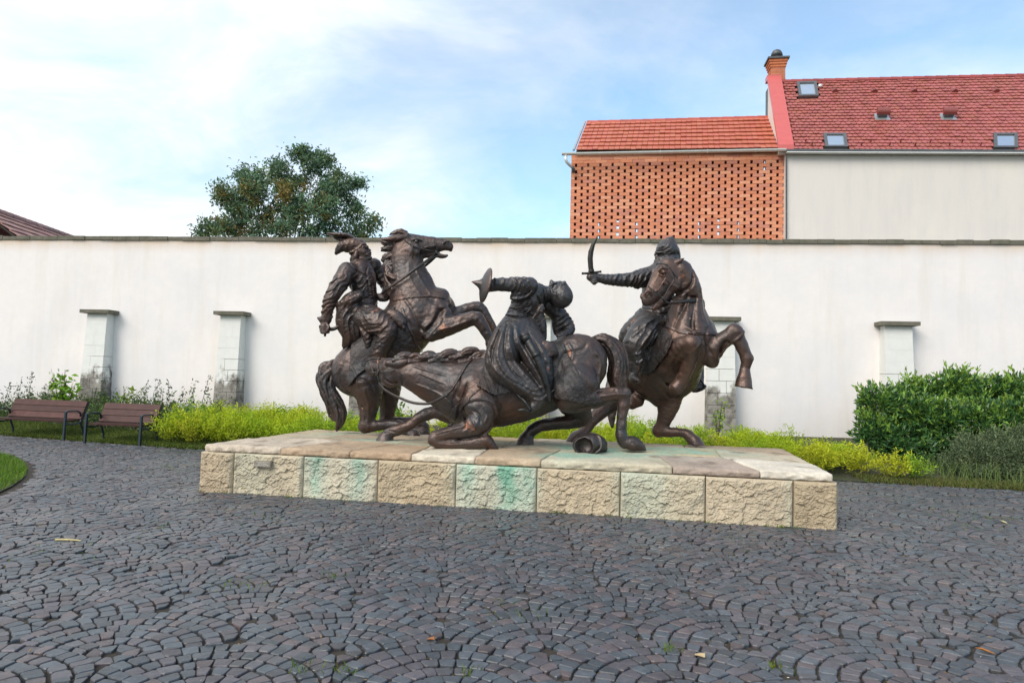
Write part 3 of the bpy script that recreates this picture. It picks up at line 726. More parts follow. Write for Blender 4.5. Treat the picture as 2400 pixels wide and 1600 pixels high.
# ------------------------------------------------------------------ house with the steep glazed roof
hs = thing('house', 'house with steep red scalloped tile roof, skylights and brick chimney', 'house', at(2120, 560, 18.)*np.array([1, 1, 0]))
QH = Quad(at(1858, 350, 18.0), at(2520, 353, 17.1), at(1829, 192, 20.0), at(2520, 175, 19.1))
hL, hR = at(1841, 358, 18.05), at(2560, 360, 17.05)
V = []
dh = (hR-hL)*np.array([1, 1, 0]); hn = np.array([-dh[1], dh[0], 0])/np.linalg.norm(dh); Z1 = hL[2]; Z1b = hR[2]
for P, z in ((hL, Z1), (hR, Z1b)): V += [(P[0], P[1], 0), (P[0]+hn[0]*.3, P[1]+hn[1]*.3, 0), (P[0], P[1], z), (P[0]+hn[0]*.3, P[1]+hn[1]*.3, z)]
mk('rendered_wall', V, [[(0, 4, 6, 2), (1, 3, 7, 5), (2, 6, 7, 3), (0, 2, 3, 1), (4, 5, 7, 6)]], M_CREAM, hs)
b = MB(); b.bar(at(1843, 358, 17.99), at(1843, 560, 17.99), .03, .03, up=(0, 1, 0)); b.build('corner_joint', M_DARKMETAL, hs)
sheet(QH, -.03, M_DARKIN, 'roof_deck', hs, -.02, 1, -.01, 1)
sk_px = [[(1864.5, 197), (1908, 197), (1921, 229), (1873, 232)], [(1927, 318), (1975, 318), (1992, 352), (1934, 352)], [(2315, 318), (2368, 318), (2397, 352), (2338, 352)]]
sk_uv = [[QH.uv(*p) for p in s] for s in sk_px]
boxes = []
for s in sk_uv: u_ = [p[0] for p in s]; v_ = [p[1] for p in s]; boxes.append((np.mean([u_[0], u_[3]]), np.mean([u_[1], u_[2]]), max(np.mean(v_[2:]), .004), np.mean(v_[:2])))
def hole(u, v):
    for u0, u1, v0, v1 in boxes:
        if u0 < u < u1 and v0-.02 < v < v1-.025: return True
    return False
NC = int(round(np.linalg.norm(QH.c[1]-QH.c[0])/.124))
tile_roof(QH, 24, NC, hs, M_GLAZED, (.41, .125, .110), True, hole, vary=.07, thick=.030)
ridge(QH, 26, hs, M_GLAZED, (.33, .055, .045), .085)
bk = QH.c[2]-QH.c[0]; bk2 = np.array([bk[0], bk[1], -bk[2]])
mk('rear_roof', [QH.c[2]+(0, 0, -.02), QH.c[3]+(0, 0, -.02), QH.c[3]+bk2, QH.c[2]+bk2], [[(0, 1, 2, 3)]], M_GLAZED, hs, fcol=[(.33, .07, .055)])
M_SKYFRAME = mat('skylight_frame', (.16, .165, .17), .4, .5, vary=.1)
for u0, u1, v0, v1 in boxes:
    fr = thing('skylight', None, None, QH.p((u0+u1)/2, v0)); del_ = fr
    fr.parent = hs; fr.matrix_parent_inverse = pmat(hs).inverted()
    b = MB(); du = (u1-u0)*.14; dv = (v1-v0)*.10; H = .085
    for a0, a1, c0, c1 in ((u0, u0+du, v0, v1), (u1-du, u1, v0, v1), (u0+du, u1-du, v0, v0+dv), (u0+du, u1-du, v1-dv, v1)):
        b.hexa([QH.p(a0, c0, -.02), QH.p(a1, c0, -.02), QH.p(a1, c1, -.02), QH.p(a0, c1, -.02), QH.p(a0, c0, H), QH.p(a1, c0, H), QH.p(a1, c1, H), QH.p(a0, c1, H)])
    b.build('frame', M_SKYFRAME, fr)
    b = MB(); a0, a1, c0, c1 = u0+du, u1-du, v0+dv, v1-dv
    b.hexa([QH.p(a0, c0, .03), QH.p(a1, c0, .03), QH.p(a1, c1, .03), QH.p(a0, c1, .03), QH.p(a0, c0, .055), QH.p(a1, c0, .055), QH.p(a1, c1, .055), QH.p(a0, c1, .055)])
    b.build('pane', M_GLASS, fr)
def zh(x, y): return (1780+.2934*x, 100+.2934*y)
for x in (600, 915, 1232, 1556, 1885):               # small ventilation hoods
    u, v = QH.uv(*zh(x, 402)); b = MB(); P = QH.p(u, v); x_ = (QH.p(u+.01, v)-P); x_ /= np.linalg.norm(x_); y_ = np.cross(QH.n, x_)
    pr = []
    for yy, hh in ((-.02, .10), (.16, .035)):
        for a in np.linspace(math.pi, 0, 7): pr.append(P+x_*.085*math.cos(a)+y_*yy+QH.n*(.02+hh*math.sin(a)))
    b.add(pr, [(k, k+1, k+8, k+7) for k in range(6)]+[tuple(range(7))[::-1]]); b.build('vent_hood', M_HOOD, hs)
for x in (977, 1505):                                # larger vents on a zinc flashing
    u, v = QH.uv(*zh(x, 612)); P = QH.p(u, v); x_ = (QH.p(u+.01, v)-P); x_ /= np.linalg.norm(x_); y_ = np.cross(QH.n, x_); b = MB()
    v_root = thing('roof_vent', None, None, P); v_root.parent = hs; v_root.matrix_parent_inverse = pmat(hs).inverted()
    b.hexa([P+x_*a+y_*c+QH.n*h for h in (.02, .045) for a, c in ((-.19, -.10), (.19, -.10), (.16, .20), (-.16, .20))]); b.build('flashing', M_ZINC, v_root)
    b = MB(); b.hexa([P+x_*a+y_*c+QH.n*h for h in (.04, .16) for a, c in ((-.11, .0), (.11, .0), (.11, .12), (-.11, .12))]); b.build('neck', M_DARKMETAL, v_root)
    b = MB(); pr = []
    for a in (-.16, .16):
        for t_ in np.linspace(-.5, math.pi*.75, 8): pr.append(P+x_*a+y_*(.10-.11*math.cos(t_))+QH.n*(.17+.10*math.sin(t_)))
    b.add(pr, [(k, k+1, k+9, k+8) for k in range(7)]+[tuple(range(8)), tuple(range(15, 7, -1))]); b.build('hood', M_HOOD, v_root)
for x, y in ((365, 805), (884, 805), (1122, 803), (1358, 808), (1612, 808), (1035, 832), (1238, 834), (1510, 834), (1760, 834), (415, 832), (810, 830)):
    u, v = QH.uv(*zh(x, y)); P = QH.p(u, v); x_ = (QH.p(u+.01, v)-P); x_ /= np.linalg.norm(x_); y_ = np.cross(QH.n, x_); b = MB()
    b.bar(P+y_*.10+QH.n*.02, P+QH.n*.03, .025, .012, up=tuple(QH.n)); b.bar(P+QH.n*.02, P+QH.n*.13, .03, .015, up=tuple(y_)); b.build('snow_guard', M_HOOD, hs)
u, v = QH.uv(*zh(480, 366)); b = MB(); b.lathe([(.0, 0), (.05, .0), (.06, .03), (.05, .06), (.0, .075)], QH.p(u, v, .05), QH.n, 10); b.build('vent_cap', M_PALEMETAL, hs, smooth=True)
# eaves: dark ledge and pale drip edge
b = MB(); b.bar(at(1843, 354, 17.93), at(2560, 356.5, 16.95), .16, .055); b.build('eaves_ledge', M_DARKMETAL, hs)
b = MB(); b.bar(at(1843, 358, 17.91), at(2560, 360.5, 16.93), .14, .022); b.build('drip_edge', M_PALEMETAL, hs)
# gable parapet capped with red sheet
wl = .36
def par(v, du, h): 
    x_ = QH.p(.01, v)-QH.p(0, v); x_ /= np.linalg.norm(x_); return QH.p(0, v)+x_*du+np.array([0, 0, h])
secs = [-.025, .40, .72, 1.0]
for k in range(3):
    v0, v1 = secs[k]+(.003 if k else 0), secs[k+1]; b = MB()
    b.hexa([par(v0, -wl, .04), par(v0, .02, .04), par(v1, .02, .04), par(v1, -wl, .04), par(v0, -wl, .17), par(v0, .02, .17), par(v1, .02, .17), par(v1, -wl, .17)]); b.build('parapet_sheet', M_REDSHEET, hs)
b = MB(); T = par(1., 0, 0); x_ = (QH.c[1]-QH.c[0]); x_[2] = 0; x_ /= np.linalg.norm(x_); y_ = np.array([-x_[1], x_[0], 0])
b.hexa([T+x_*a+y_*d+np.array([0, 0, h]) for h in (.06, .21) for a, d in ((-wl, .003), (.02, .003), (.02, .28), (-wl, .28))]); b.build('parapet_sheet', M_REDSHEET, hs)
# gable wall below the parapet
G = []
for du in (-wl+.02, .0):
    G += [par(-.0, du, -.0), par(1., du, .04), par(1., du, -2.6), par(-.0, du, -.12)]
mk('gable_wall', G, [[(0, 1, 2, 3), (7, 6, 5, 4), (0, 4, 5, 1), (1, 5, 6, 2), (2, 6, 7, 3), (3, 7, 4, 0)]], M_CREAM, hs)
b = MB(); pA = T+y_*.30+x_*(-wl-.02); b.hexa([pA+x_*a+y_*d+np.array([0, 0, h]) for h in (-3.2, -.05) for a, d in ((.10, 0), (.20, 0), (.20, .30), (.10, .30))]); b.build('rear_gable', M_DARKMETAL, hs)
# chimney
ch_ = thing('chimney', None, None, T); ch_.parent = hs; ch_.matrix_parent_inverse = pmat(hs).inverted()
cP = at(1820, 190, 20.35); cw = 16.5*20.3/F_PX
def cbox(mb, hw, z0, z1, c=None): return mb.hexa([np.array([cP[0], cP[1], 0])+x_*a+y_*d+np.array([0, 0, z]) for z in (z0, z1) for a, d in ((-hw, -hw), (hw, -hw), (hw, hw), (-hw, hw))], c)
def zpx(y): return at(1820, y, 20.35-cw)[2]
b = MB(); z = zpx(230); zc = zpx(157); bt_ = .072
while z < zc-.01:
    cbox(b, cw-.004, z, z+bt_*.16, (.42, .36, .30)); z2 = min(z+bt_, zc); cbox(b, cw+random.uniform(-.002, .003), z+bt_*.16, z2-.0005, np.array([.52, .18, .09])*random.uniform(.85, 1.15)); z = z2
b.build('shaft', M_BRICK, ch_, col=True)
b = MB()
for k in range(3): cbox(b, cw+.020*(k+1), zc+.001+k*.075, zc+(k+1)*.075-.004, np.array([.54, .19, .09])*random.uniform(.9, 1.1))
b.build('corbel', M_BRICK, ch_, col=True)
b = MB(); cbox(b, cw+.10, zc+.225, zc+.275); b.build('cap', M_DARKMETAL, ch_)
b = MB(); b.lathe([(.0, 0), (.15, 0), (.145, .05), (.10, .06), (.10, .12), (.17, .13), (.15, .22), (.11, .28), (.06, .31), (0, .32)], (cP[0], cP[1], zc+.275), (0, 0, 1), 16); b.build('cowl', M_DARKMETAL, ch_, smooth=True)

# ------------------------------------------------------------------ far left house: only its roof shows above the wall
lh = thing('left_house', 'brownish red tiled roof of a house at the far left edge above the wall', 'house', (-17, 24, 0))
rp, rq = at(-60, 476, 21.), at(176, 561, 26.5); zr = (rp[2]+rq[2])/2; rp[2] = rq[2] = zr
dr = (rq-rp)/np.linalg.norm(rq-rp); rq2 = rq+dr*3; sd_ = np.array([dr[1], -dr[0], 0]); 
if sd_[0] < 0: sd_ = -sd_
ev = sd_*3.2+np.array([0, 0, -2.3])
QL = Quad(rp+ev, rq2+ev, rp, rq2)
if QL.n[2] < 0: QL.n = -QL.n
sheet(QL, -.04, M_DARKIN, 'roof_deck', lh)
M_OLDTILE = mat('old_tile', rough=.6, spec=.4, attr=True, vary=.2, vscale=4)
tile_roof(QL, 12, 34, lh, M_OLDTILE, (.38, .19, .165), False, vary=.16, thick=.035)
ridge(QL, 26, lh, M_OLDTILE, (.36, .19, .17), .13)
ev2 = -sd_*3.2+np.array([0, 0, -2.3])
mk('rear_roof', [rp+(0, 0, -.03), rq2+(0, 0, -.03), rq2+ev2, rp+ev2], [[(0, 1, 2, 3)]], M_OLDTILE, lh, fcol=[(.27, .12, .10)])
b = MB(); c = [rp+ev*.95, rq2+ev*.95, rq2+ev2*.95, rp+ev2*.95]
V = [np.array([*p[:2], 0]) for p in c]+[np.array([*p[:2], p[2]-.05]) for p in c]; b.hexa(V); b.build('house_wall', M_CREAM, lh)
# ================================================================== TREES AND PLANTS
def rand_dirs(n):
    v = rng.normal(size=(n, 3)); return v/np.linalg.norm(v, axis=1, keepdims=True)
def leaves(P, size, up=.35, aspect=.42, fold=.15, dirs=None):
    """pointed leaves at P (n,3): 4 corners each, two triangles folded along the midrib"""
    n = len(P); d = rand_dirs(n) if dirs is None else dirs; d = d+np.array([0, 0, up]); d /= np.linalg.norm(d, axis=1, keepdims=True)
    s = np.cross(d, rand_dirs(n)); s /= np.linalg.norm(s, axis=1, keepdims=True)+1e-9; nn = np.cross(s, d)
    L = (size*rng.uniform(.6, 1.3, n))[:, None]
    V = np.stack([P, P+d*L*.45+s*L*aspect*.5+nn*L*fold, P+d*L, P+d*L*.45-s*L*aspect*.5+nn*L*fold], 1).reshape(-1, 3)
    b = np.arange(n)[:, None]*4
    return V, np.concatenate([b+np.array([0, 1, 2]), b+np.array([0, 2, 3])], 1).reshape(-1, 3)
def leafcol(n, base, lo=.6, hi=1.4, hue=.15):
    c = np.array(base)*rng.uniform(lo, hi, (n, 1)); c[:, 0] *= rng.uniform(1-hue, 1+hue*1.6, n); return c
def leafmesh(name, P, size, base, parent=None, kind=None, up=.35, aspect=.42, cols=None, dirs=None, matl=None, **k):
    V, T = leaves(P, size, up, aspect, dirs=dirs); c = leafcol(len(P), base, **k) if cols is None else cols
    o = mk(name, V, [T], matl or M_LEAF, parent, fcol=np.repeat(c, 2, 0))
    return tag(o, kind=kind) if kind else o
M_BARK = mat('bark', (.085, .065, .05), .95, vary=.3, bump=.015, bscale=18)

# ------------------------------------------------------------------ tree behind the wall
TY = 33.
tb = at(668, 640, TY); tree = thing('broadleaf_tree', 'bushy tree with rusty patches rising behind the white wall', 'tree', (tb[0], TY, 0))
def zt2(x, y): return 430+.2126*x, 310+.2126*y
TB = [(1400, 240, 90), (1330, 200, 50), (1520, 250, 55), (1420, 330, 110), (1010, 280, 90), (1050, 380, 130), (690, 440, 95), (620, 560, 120), (850, 450, 120), (830, 570, 140), (1150, 450, 150), (1280, 420, 90), (1450, 480, 140), (1620, 440, 90), (1700, 570, 150),
      (1830, 540, 75), (560, 650, 110), (480, 690, 70), (860, 700, 160), (1080, 640, 170), (1270, 700, 190), (1480, 680, 170), (1640, 750, 180), (1830, 660, 90), (700, 800, 110), (430, 690, 45), (370, 940, 95), (330, 1040, 110), (520, 960, 110), (560, 1060, 120), (720, 930, 150), (860, 1020, 170), (1020, 880, 170),
      (1200, 950, 170), (1150, 1080, 130), (1400, 900, 170), (1450, 1060, 150), (1640, 930, 150), (1700, 1070, 130), (1830, 880, 80), (1860, 1050, 100), (2030, 1000, 85), (2080, 920, 50), (2000, 1080, 90), (230, 1090, 60), (1930, 770, 30), (1950, 500, 25), (1710, 385, 30), (670, 345, 35), (1240, 170, 30), (1450, 150, 28), (1345, 140, 26), (1560, 200, 26)]
P = []; Cc = []; blobs = []
for i, (x, y, r_) in enumerate(TB):
    X, Y_ = zt2(x, y); Y_ += 10+.03*(560-Y_); c = at(X, Y_, TY); rr = r_*.2126*TY/F_PX; dy = rng.uniform(-1.0, 1.0)*(1.6 if 500 < x < 1700 and y > 450 else .5)
    c[1] += dy; blobs.append((c, rr)); nsub = max(6, int(27*(rr/1.0)**1.4))
    rust = vnoise(np.array([[X*.012, Y_*.012, 3.]]), 1.)[0]
    for _ in range(nsub):                            # sprays of leaves, with holes left between them
        d = rand_dirs(1)[0]; o_ = c+d*rr*rng.uniform(.15, .9)**.6; k = rng.integers(34, 64); sr = rng.uniform(.12, .27)
        pp = o_+rng.normal(0, 1, (k, 3))*sr*np.array([1, 1, .75]); P.append(pp)
        base = np.array([(.13, .21, .11), (.115, .20, .125), (.16, .21, .085), (.14, .24, .125)][rng.integers(4)])*rng.uniform(.7, 1.4)
        if y > 560 and rng.random() < (.30 if rust > -.1 and x < 1400 else .07): base = np.array([.22, .17, .05])*rng.uniform(.7, 1.4)
        Cc.append(np.tile(base, (k, 1))*rng.uniform(.75, 1.3, (k, 1)))
P = np.concatenate(P); Cc = np.concatenate(Cc)
leafmesh('crown', P, .19, None, tree, up=-.25, aspect=.38, cols=Cc)
b = MB(); root = np.array([tb[0], TY, 0]); fork = np.array([tb[0]-.1, TY, 4.2])
b.tube([root, root+(0, 0, 1.2), fork*.5+root*.5+(0.08, 0, .6), fork], [.34, .29, .26, .22], 9); b.build('trunk', M_BARK, tree, smooth=True)
for c, rr in blobs[::2]:
    b = MB(); mid = fork*.45+c*.55+np.array([0, 0, -.25])+rng.normal(0, .15, 3); b.tube([fork+rng.normal(0, .05, 3), fork*.7+mid*.3+(0, 0, .1), mid, c*.7+mid*.3, c], [.08, .055, .03, .014, .006], 6); b.build('limb', M_BARK, tree, smooth=True)

# ------------------------------------------------------------------ yellow-green spirea along the wall
def bedZ(X, Y):
    f = np.clip((Y-edgeY(X))/(wallY(X)-edgeY(X)), 0, 1); return BASE_Z*f**1.2
SPB = []                                             # mounds: x, y, radius, height
def mound(x, y, r_, h): SPB.append((x, y, r_, h))
for k in range(120):
    X = rng.uniform(-7.2, 6.4); f = rng.uniform(.08, .78)
    Y = edgeY(X)+.1+(wallY(X)-edgeY(X)-.8)*f
    if X < -6.0 and f < .3: Y += .2
    h = rng.uniform(.42, .70)
    if X > 3.6: h *= .82
    mound(X, Y, rng.uniform(.35, .65), h)
for X, Y, r_, h in ((-7.15, 15.25, .55, .72), (-6.6, 15.0, .5, .75), (-6.9, 15.6, .6, .85), (-6.2, 15.3, .55, .8), (-5.8, 14.9, .5, .7), (4.9, 12.95, .5, .55), (5.5, 12.8, .45, .5), (6.1, 12.7, .5, .52), (6.6, 12.4, .45, .5), (6.9, 12.35, .4, .42), (4.4, 13.1, .5, .6)): mound(X, Y, r_, h)
PP = []; CC = []; DD = []
for x, y, r_, h in SPB:
    z = bedZ(x, y); ns = int(70*(r_/.5)**2); tone = np.array([(.43, .52, .025), (.34, .47, .025), (.50, .53, .03), (.25, .40, .035)][rng.choice(4, p=[.35, .3, .2, .15])])
    for _ in range(ns):                              # each stem an arching spray set with small leaves
        a = rng.uniform(0, 2*math.pi); q = rng.uniform(0, 1)**.6; b0 = np.array([x, y, z]); lean = np.array([math.cos(a), math.sin(a), 0])*r_*q
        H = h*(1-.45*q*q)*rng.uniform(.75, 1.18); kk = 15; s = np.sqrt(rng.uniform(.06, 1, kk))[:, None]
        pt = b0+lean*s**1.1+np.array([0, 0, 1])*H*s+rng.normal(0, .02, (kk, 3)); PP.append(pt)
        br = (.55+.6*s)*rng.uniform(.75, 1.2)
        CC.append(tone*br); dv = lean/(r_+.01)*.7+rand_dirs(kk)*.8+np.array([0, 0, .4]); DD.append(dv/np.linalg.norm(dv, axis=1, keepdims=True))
PP, CC, DD = map(np.concatenate, (PP, CC, DD))
vis = (np.abs(PP[:, 0]) < .76*PP[:, 1]+1); PP, CC, DD = PP[vis], CC[vis], DD[vis]
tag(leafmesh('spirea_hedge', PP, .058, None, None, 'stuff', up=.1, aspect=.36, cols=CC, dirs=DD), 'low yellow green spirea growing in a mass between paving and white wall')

# ------------------------------------------------------------------ dark laurel on the right
M_GLOSS = mat('glossy_leaf', rough=.36, spec=.5, attr=True, vary=.1, trans=.2)
def shrub(name, label, blobs, n, size, base, tips, matl, cat='shrub', aspect=.4, up=.25):
    x, y = blobs[0][:2]; root = thing(name, label, cat, (x, y, bedZ(x, y)))
    P = []; D = []; C = []; w = np.array([b[3]**2 for b in blobs]); w = w/w.sum()
    for (bx, by, bz, r_), f in zip(blobs, w):
        k = int(n*f/7); d = rand_dirs(k); d[:, 2] = d[:, 2]*.9+.1; c = np.array([bx, by, bz])+d*r_*(rng.uniform(.10, 1.06, (k, 1))**.5)*np.array([1, 1, .95])
        c = c[c[:, 2] > .05]; k = len(c); d = d[:k]
        tw = .12*(1+.5*vnoise(c, 2.)[:, None])
        for j in range(7):                           # rosettes at the twig ends
            dv = d+rand_dirs(k)*.9; dv /= np.linalg.norm(dv, axis=1, keepdims=True)
            P.append(c+rng.normal(0, .03, (k, 3))); D.append(dv)
            hi = (rng.random((k, 1)) < np.clip((c[:, 2:]-.55)/1.1, .04, .38)).astype(float)
            cl = np.array(base)*rng.uniform(.6, 1.35, (k, 1)); cl = cl*(1-hi)+np.array(tips)*rng.uniform(.6, 1.2, (k, 1))*hi; C.append(cl)
    P, D, C = map(np.concatenate, (P, D, C)); leafmesh('foliage', P, size, None, root, up=up, aspect=aspect, cols=C, dirs=D, matl=matl)
    tw = []; td = []                                 # young shoots standing out of the outline
    for bx, by, bz, r_ in blobs:
        for _ in range(int(9*len(blobs)**0)):
            d = rand_dirs(1)[0]; d[2] = abs(d[2])*.8+.35; d[1] -= .3; d /= np.linalg.norm(d); o_ = np.array([bx, by, bz])+d*r_*.92; L_ = rng.uniform(.10, .26); s_ = np.linspace(0, 1, 9)[:, None]
            tw.append(o_+(d*.7+np.array([0, 0, .5]))*L_*s_); td.append(rand_dirs(9)*.8+d)
    tw = np.concatenate(tw); td = np.concatenate(td); td /= np.linalg.norm(td, axis=1, keepdims=True)
    leafmesh('young_shoots', tw, size*.85, tips, root, up=.35, aspect=aspect, dirs=td, matl=matl)
    for bx, by, bz, r_ in blobs[:14]:
        b = MB()
        for _ in range(3):
            q = np.array([bx, by, bz])+rng.normal(0, r_*.4, 3); b.tube([(bx+rng.normal(0, .08), by+rng.normal(0, .08), bedZ(bx, by)-.05), (bx, by, bz*.5), q], [.022, .016, .006], 5)
        b.build('stem', M_BARK, root, smooth=True)
    return root
def at_bed(px, py, Y): return at(px, py, Y)
LB = []
for px, py, r_, Y in ((2050, 990, 44, 14.3), (2060, 930, 52, 14.5), (2100, 1020, 50, 14.2), (2110, 925, 48, 14.7), (2150, 960, 60, 14.3), (2175, 905, 45, 14.8), (2160, 1040, 55, 14.1), (2210, 985, 60, 14.1), (2225, 905, 40, 14.7), (2262, 915, 50, 14.6), (2240, 1050, 60, 13.9), (2285, 985, 62, 14.0), (2330, 925, 52, 14.6), (2310, 1050, 60, 13.8), (2370, 990, 66, 13.9), (2395, 930, 52, 14.4), (2450, 990, 70, 13.8), (2470, 930, 50, 14.2), (2400, 1070, 60, 13.7), (2540, 990, 70, 13.7), (2130, 890, 20, 14.9), (2240, 878, 18, 14.7), (2385, 885, 16, 14.5)):
    py += 26 if px < 2190 else 12; c = at(px, py, Y); LB.append((c[0], c[1], c[2], r_*Y/F_PX))
shrub('laurel_shrub', 'big dark green glossy laurel shrub against the wall at right', LB, 40000, .115, (.060, .150, .045), (.21, .36, .06), M_GLOSS)
GB = []
for px, py, r_, Y in ((2245, 1090, 42, 12.9), (2290, 1075, 48, 12.9), (2340, 1090, 52, 12.7), (2390, 1080, 55, 12.6), (2300, 1115, 36, 12.6), (2370, 1120, 36, 12.4), (2440, 1085, 55, 12.4), (2510, 1090, 52, 12.3), (2270, 1045, 28, 13.2), (2335, 1040, 34, 13.1), (2400, 1035, 38, 13.0)):
    c = at(px, py, Y); GB.append((c[0], c[1], c[2], r_*Y/F_PX))
shrub('grey_green_shrub', 'loose grey green fine-leaved shrub at the paving edge, lower right', GB, 30000, .05, (.12, .165, .085), (.20, .26, .13), M_LEAF, aspect=.45)
# long grass between the two
p = []
for px, py, Y, n in ((2215, 1105, 12.7, 60), (2245, 1060, 13., 40), (2190, 1060, 13.4, 50), (2300, 1020, 13.2, 40), (2350, 1010, 13.2, 30), (2255, 1130, 12.4, 60), (2330, 1140, 12.1, 80), (2390, 1145, 12.0, 80), (2160, 1115, 12.9, 40), (1780, 1030, 15.5, 30), (1990, 1060, 13.8, 40)):
    c = at(px, py, Y); q = np.tile(c, (n, 1))+rng.normal(0, 1, (n, 3))*np.array([.28, .2, 0]); q[:, 2] = bedZ(q[:, 0], q[:, 1]); p.append(q)
p = np.concatenate(p)[::2]; gc = leafcol(len(p), (.16, .24, .07)); V, q4, q3, gc = blades(p, .36, .006, .5, gc)
tag(mk('long_grass', V, [q4, q3], M_LEAF, fcol=np.concatenate([gc, gc])), 'long loose grass standing among the shrubs', kind='stuff')

# ------------------------------------------------------------------ weeds behind the benches
WB = []; PP = []; CC = []; DD = []
for k in range(950):
    X = rng.uniform(-13.5, -6.6); y0 = edgeY(X)+1.35; Y = rng.uniform(y0, y0+1.8); z = bedZ(X, Y); H = rng.uniform(.22, .56)*(1 if rng.random() > .1 else 1.55)
    n = int(28*H/.6); s = rng.uniform(.1, 1, n)[:, None]; ln = rng.normal(0, .22, 3)*np.array([1, 1, 0])
    PP.append(np.array([X, Y, z])+ln*s+np.array([0, 0, H])*s+rng.normal(0, .06, (n, 3))*(1.05-s*.7)); dv = rand_dirs(n)*.8+np.array([0, 0, .3]); DD.append(dv/np.linalg.norm(dv, axis=1, keepdims=True))
    CC.append(leafcol(n, [(.08, .14, .04), (.10, .16, .05), (.07, .12, .05), (.13, .20, .045)][rng.integers(4)], hue=.1))
PP, CC, DD = map(np.concatenate, (PP, CC, DD))
tag(leafmesh('weedy_undergrowth', PP, .085, None, None, 'stuff', up=.15, aspect=.34, cols=CC, dirs=DD), 'dark green weeds crowding behind the benches')
def leafy_plant(name, label, px, py, Y, H, n, size, base, spread, cat='plant', aspect=.55, group=None):
    c = at(px, py, Y); root = thing(name, label, cat, (c[0], Y, bedZ(c[0], Y)), group); z0 = bedZ(c[0], Y); P = []; b = MB()
    for k in range(n):
        a = rng.uniform(0, 6.28); q = rng.uniform(0, 1)**.7*spread; tip = np.array([c[0]+math.cos(a)*q, Y+math.sin(a)*q, z0+H*rng.uniform(.6, 1.05)])
        b.tube([(c[0], Y, z0-.03), (np.array([c[0], Y, z0])*.5+tip*.5)+(0, 0, .05), tip], [.008, .006, .003], 4); m_ = 9; s = rng.uniform(.35, 1, (m_, 1))
        P.append(np.array([c[0], Y, z0])*(1-s)+tip*s+rng.normal(0, .05, (m_, 3)))
    b.build('stem', M_BARK, root); P = np.concatenate(P); leafmesh('foliage', P, size, base, root, up=.05, aspect=aspect)
leafy_plant('bright_plant', 'fresh bright green leafy plant behind the left bench', 148, 935, 18.3, 1.25, 26, .15, (.17, .34, .02), .40)
leafy_plant('arching_plant', 'pale green arching sprig between the two benches against the wall', 292, 945, 18.5, .95, 7, .14, (.20, .33, .03), .40)
def spike(name, label, px, py, Y, H, lean, base, group):
    c = at(px, py, Y); z0 = bedZ(c[0], Y); root = thing(name, label, 'plant', (c[0], Y, z0), group); b = MB(); tip = np.array([c[0]+lean, Y, z0+H]); mid = np.array([c[0]+lean*.3, Y, z0+H*.5])
    b.tube([(c[0], Y, z0-.03), mid, tip], [.008, .006, .002], 4); b.build('stem', M_BARK, root); n = 46; s = rng.uniform(.3, 1, (n, 1))
    P = (np.array([[c[0], Y, z0]])*(1-s)**2+2*mid*s*(1-s)+tip*s*s)+rng.normal(0, .035, (n, 3)); leafmesh('foliage', P, .08, base, root, up=.0, aspect=.4)
WL = ['tall thin weed above the left end of the long bench', 'tallest seeding weed above the middle of the long bench', 'thin weed left of the bright green plant behind the long bench', 'thin weed in front of the leftmost buttress, between the benches', 'first thin weed above the right half of the shorter bench', 'second thin weed above the right half of the shorter bench', 'third thin weed, above the right end of the shorter bench', 'weed leaning left just past the shorter bench', 'short weed leaning right past the shorter bench', 'weed over the left end of the yellow hedge', 'long weed leaning right towards the second buttress', 'weed at the very left edge of the picture']
for i, (px, Y, H, ln) in enumerate(((38, 18.6, 1.25, .10), (62, 18.7, 1.4, .12), (112, 18.6, 1.25, .08), (235, 18.6, 1.15, .02), (335, 18.4, 1.1, .08), (360, 18.4, 1.2, .10), (372, 18.2, 1.05, .06), (402, 18.0, 1.2, -.12), (420, 18.0, 1.0, .1), (446, 17.9, 1.2, .08), (468, 17.8, 1.45, .22), (10, 18.6, 1.1, .1))):
    spike('tall_weed', WL[i], px, 950, Y, H*.85, ln, (.075, .11, .055), 'tall weeds behind the benches')
leafy_plant('fern_shoot', 'upright feathery shoot at the foot of the black stained buttress', 1682, 1010, 16.3, .95, 9, .12, (.22, .38, .03), .17, aspect=.3)
leafy_plant('sapling', 'small drooping leafy sprig seen below the fallen horse neck', 935, 990, 16.2, .80, 8, .13, (.13, .26, .03), .30, aspect=.5)
# grass strip under the benches
n = 26000; X = rng.uniform(-14, -5.8, n); Y = edgeY(X)+rng.uniform(0, 1, n)**1.3*1.5; p = np.stack([X, Y, bedZ(X, Y)-.005], 1)
gc = leafcol(n, (.10, .15, .025), hue=.25); V, q4, q3, gc = blades(p, .075, .006, .6, gc)
tag(mk('verge_grass', V, [q4, q3], M_LEAF, fcol=np.concatenate([gc, gc])), 'thin grass verge under the benches', kind='stuff')
n = 5000; X = rng.uniform(6.0, 9.4, n); Y = edgeY(X)+rng.uniform(-.05, .6, n); p = np.stack([X, Y, bedZ(X, Y)-.005], 1)
gc = leafcol(n, (.12, .15, .04), hue=.3); V, q4, q3, gc = blades(p, .09, .006, .6, gc)
tag(mk('edge_grass', V, [q4, q3], M_LEAF, fcol=np.concatenate([gc, gc])), 'dry grass at the paving edge below the shrubs', kind='stuff')
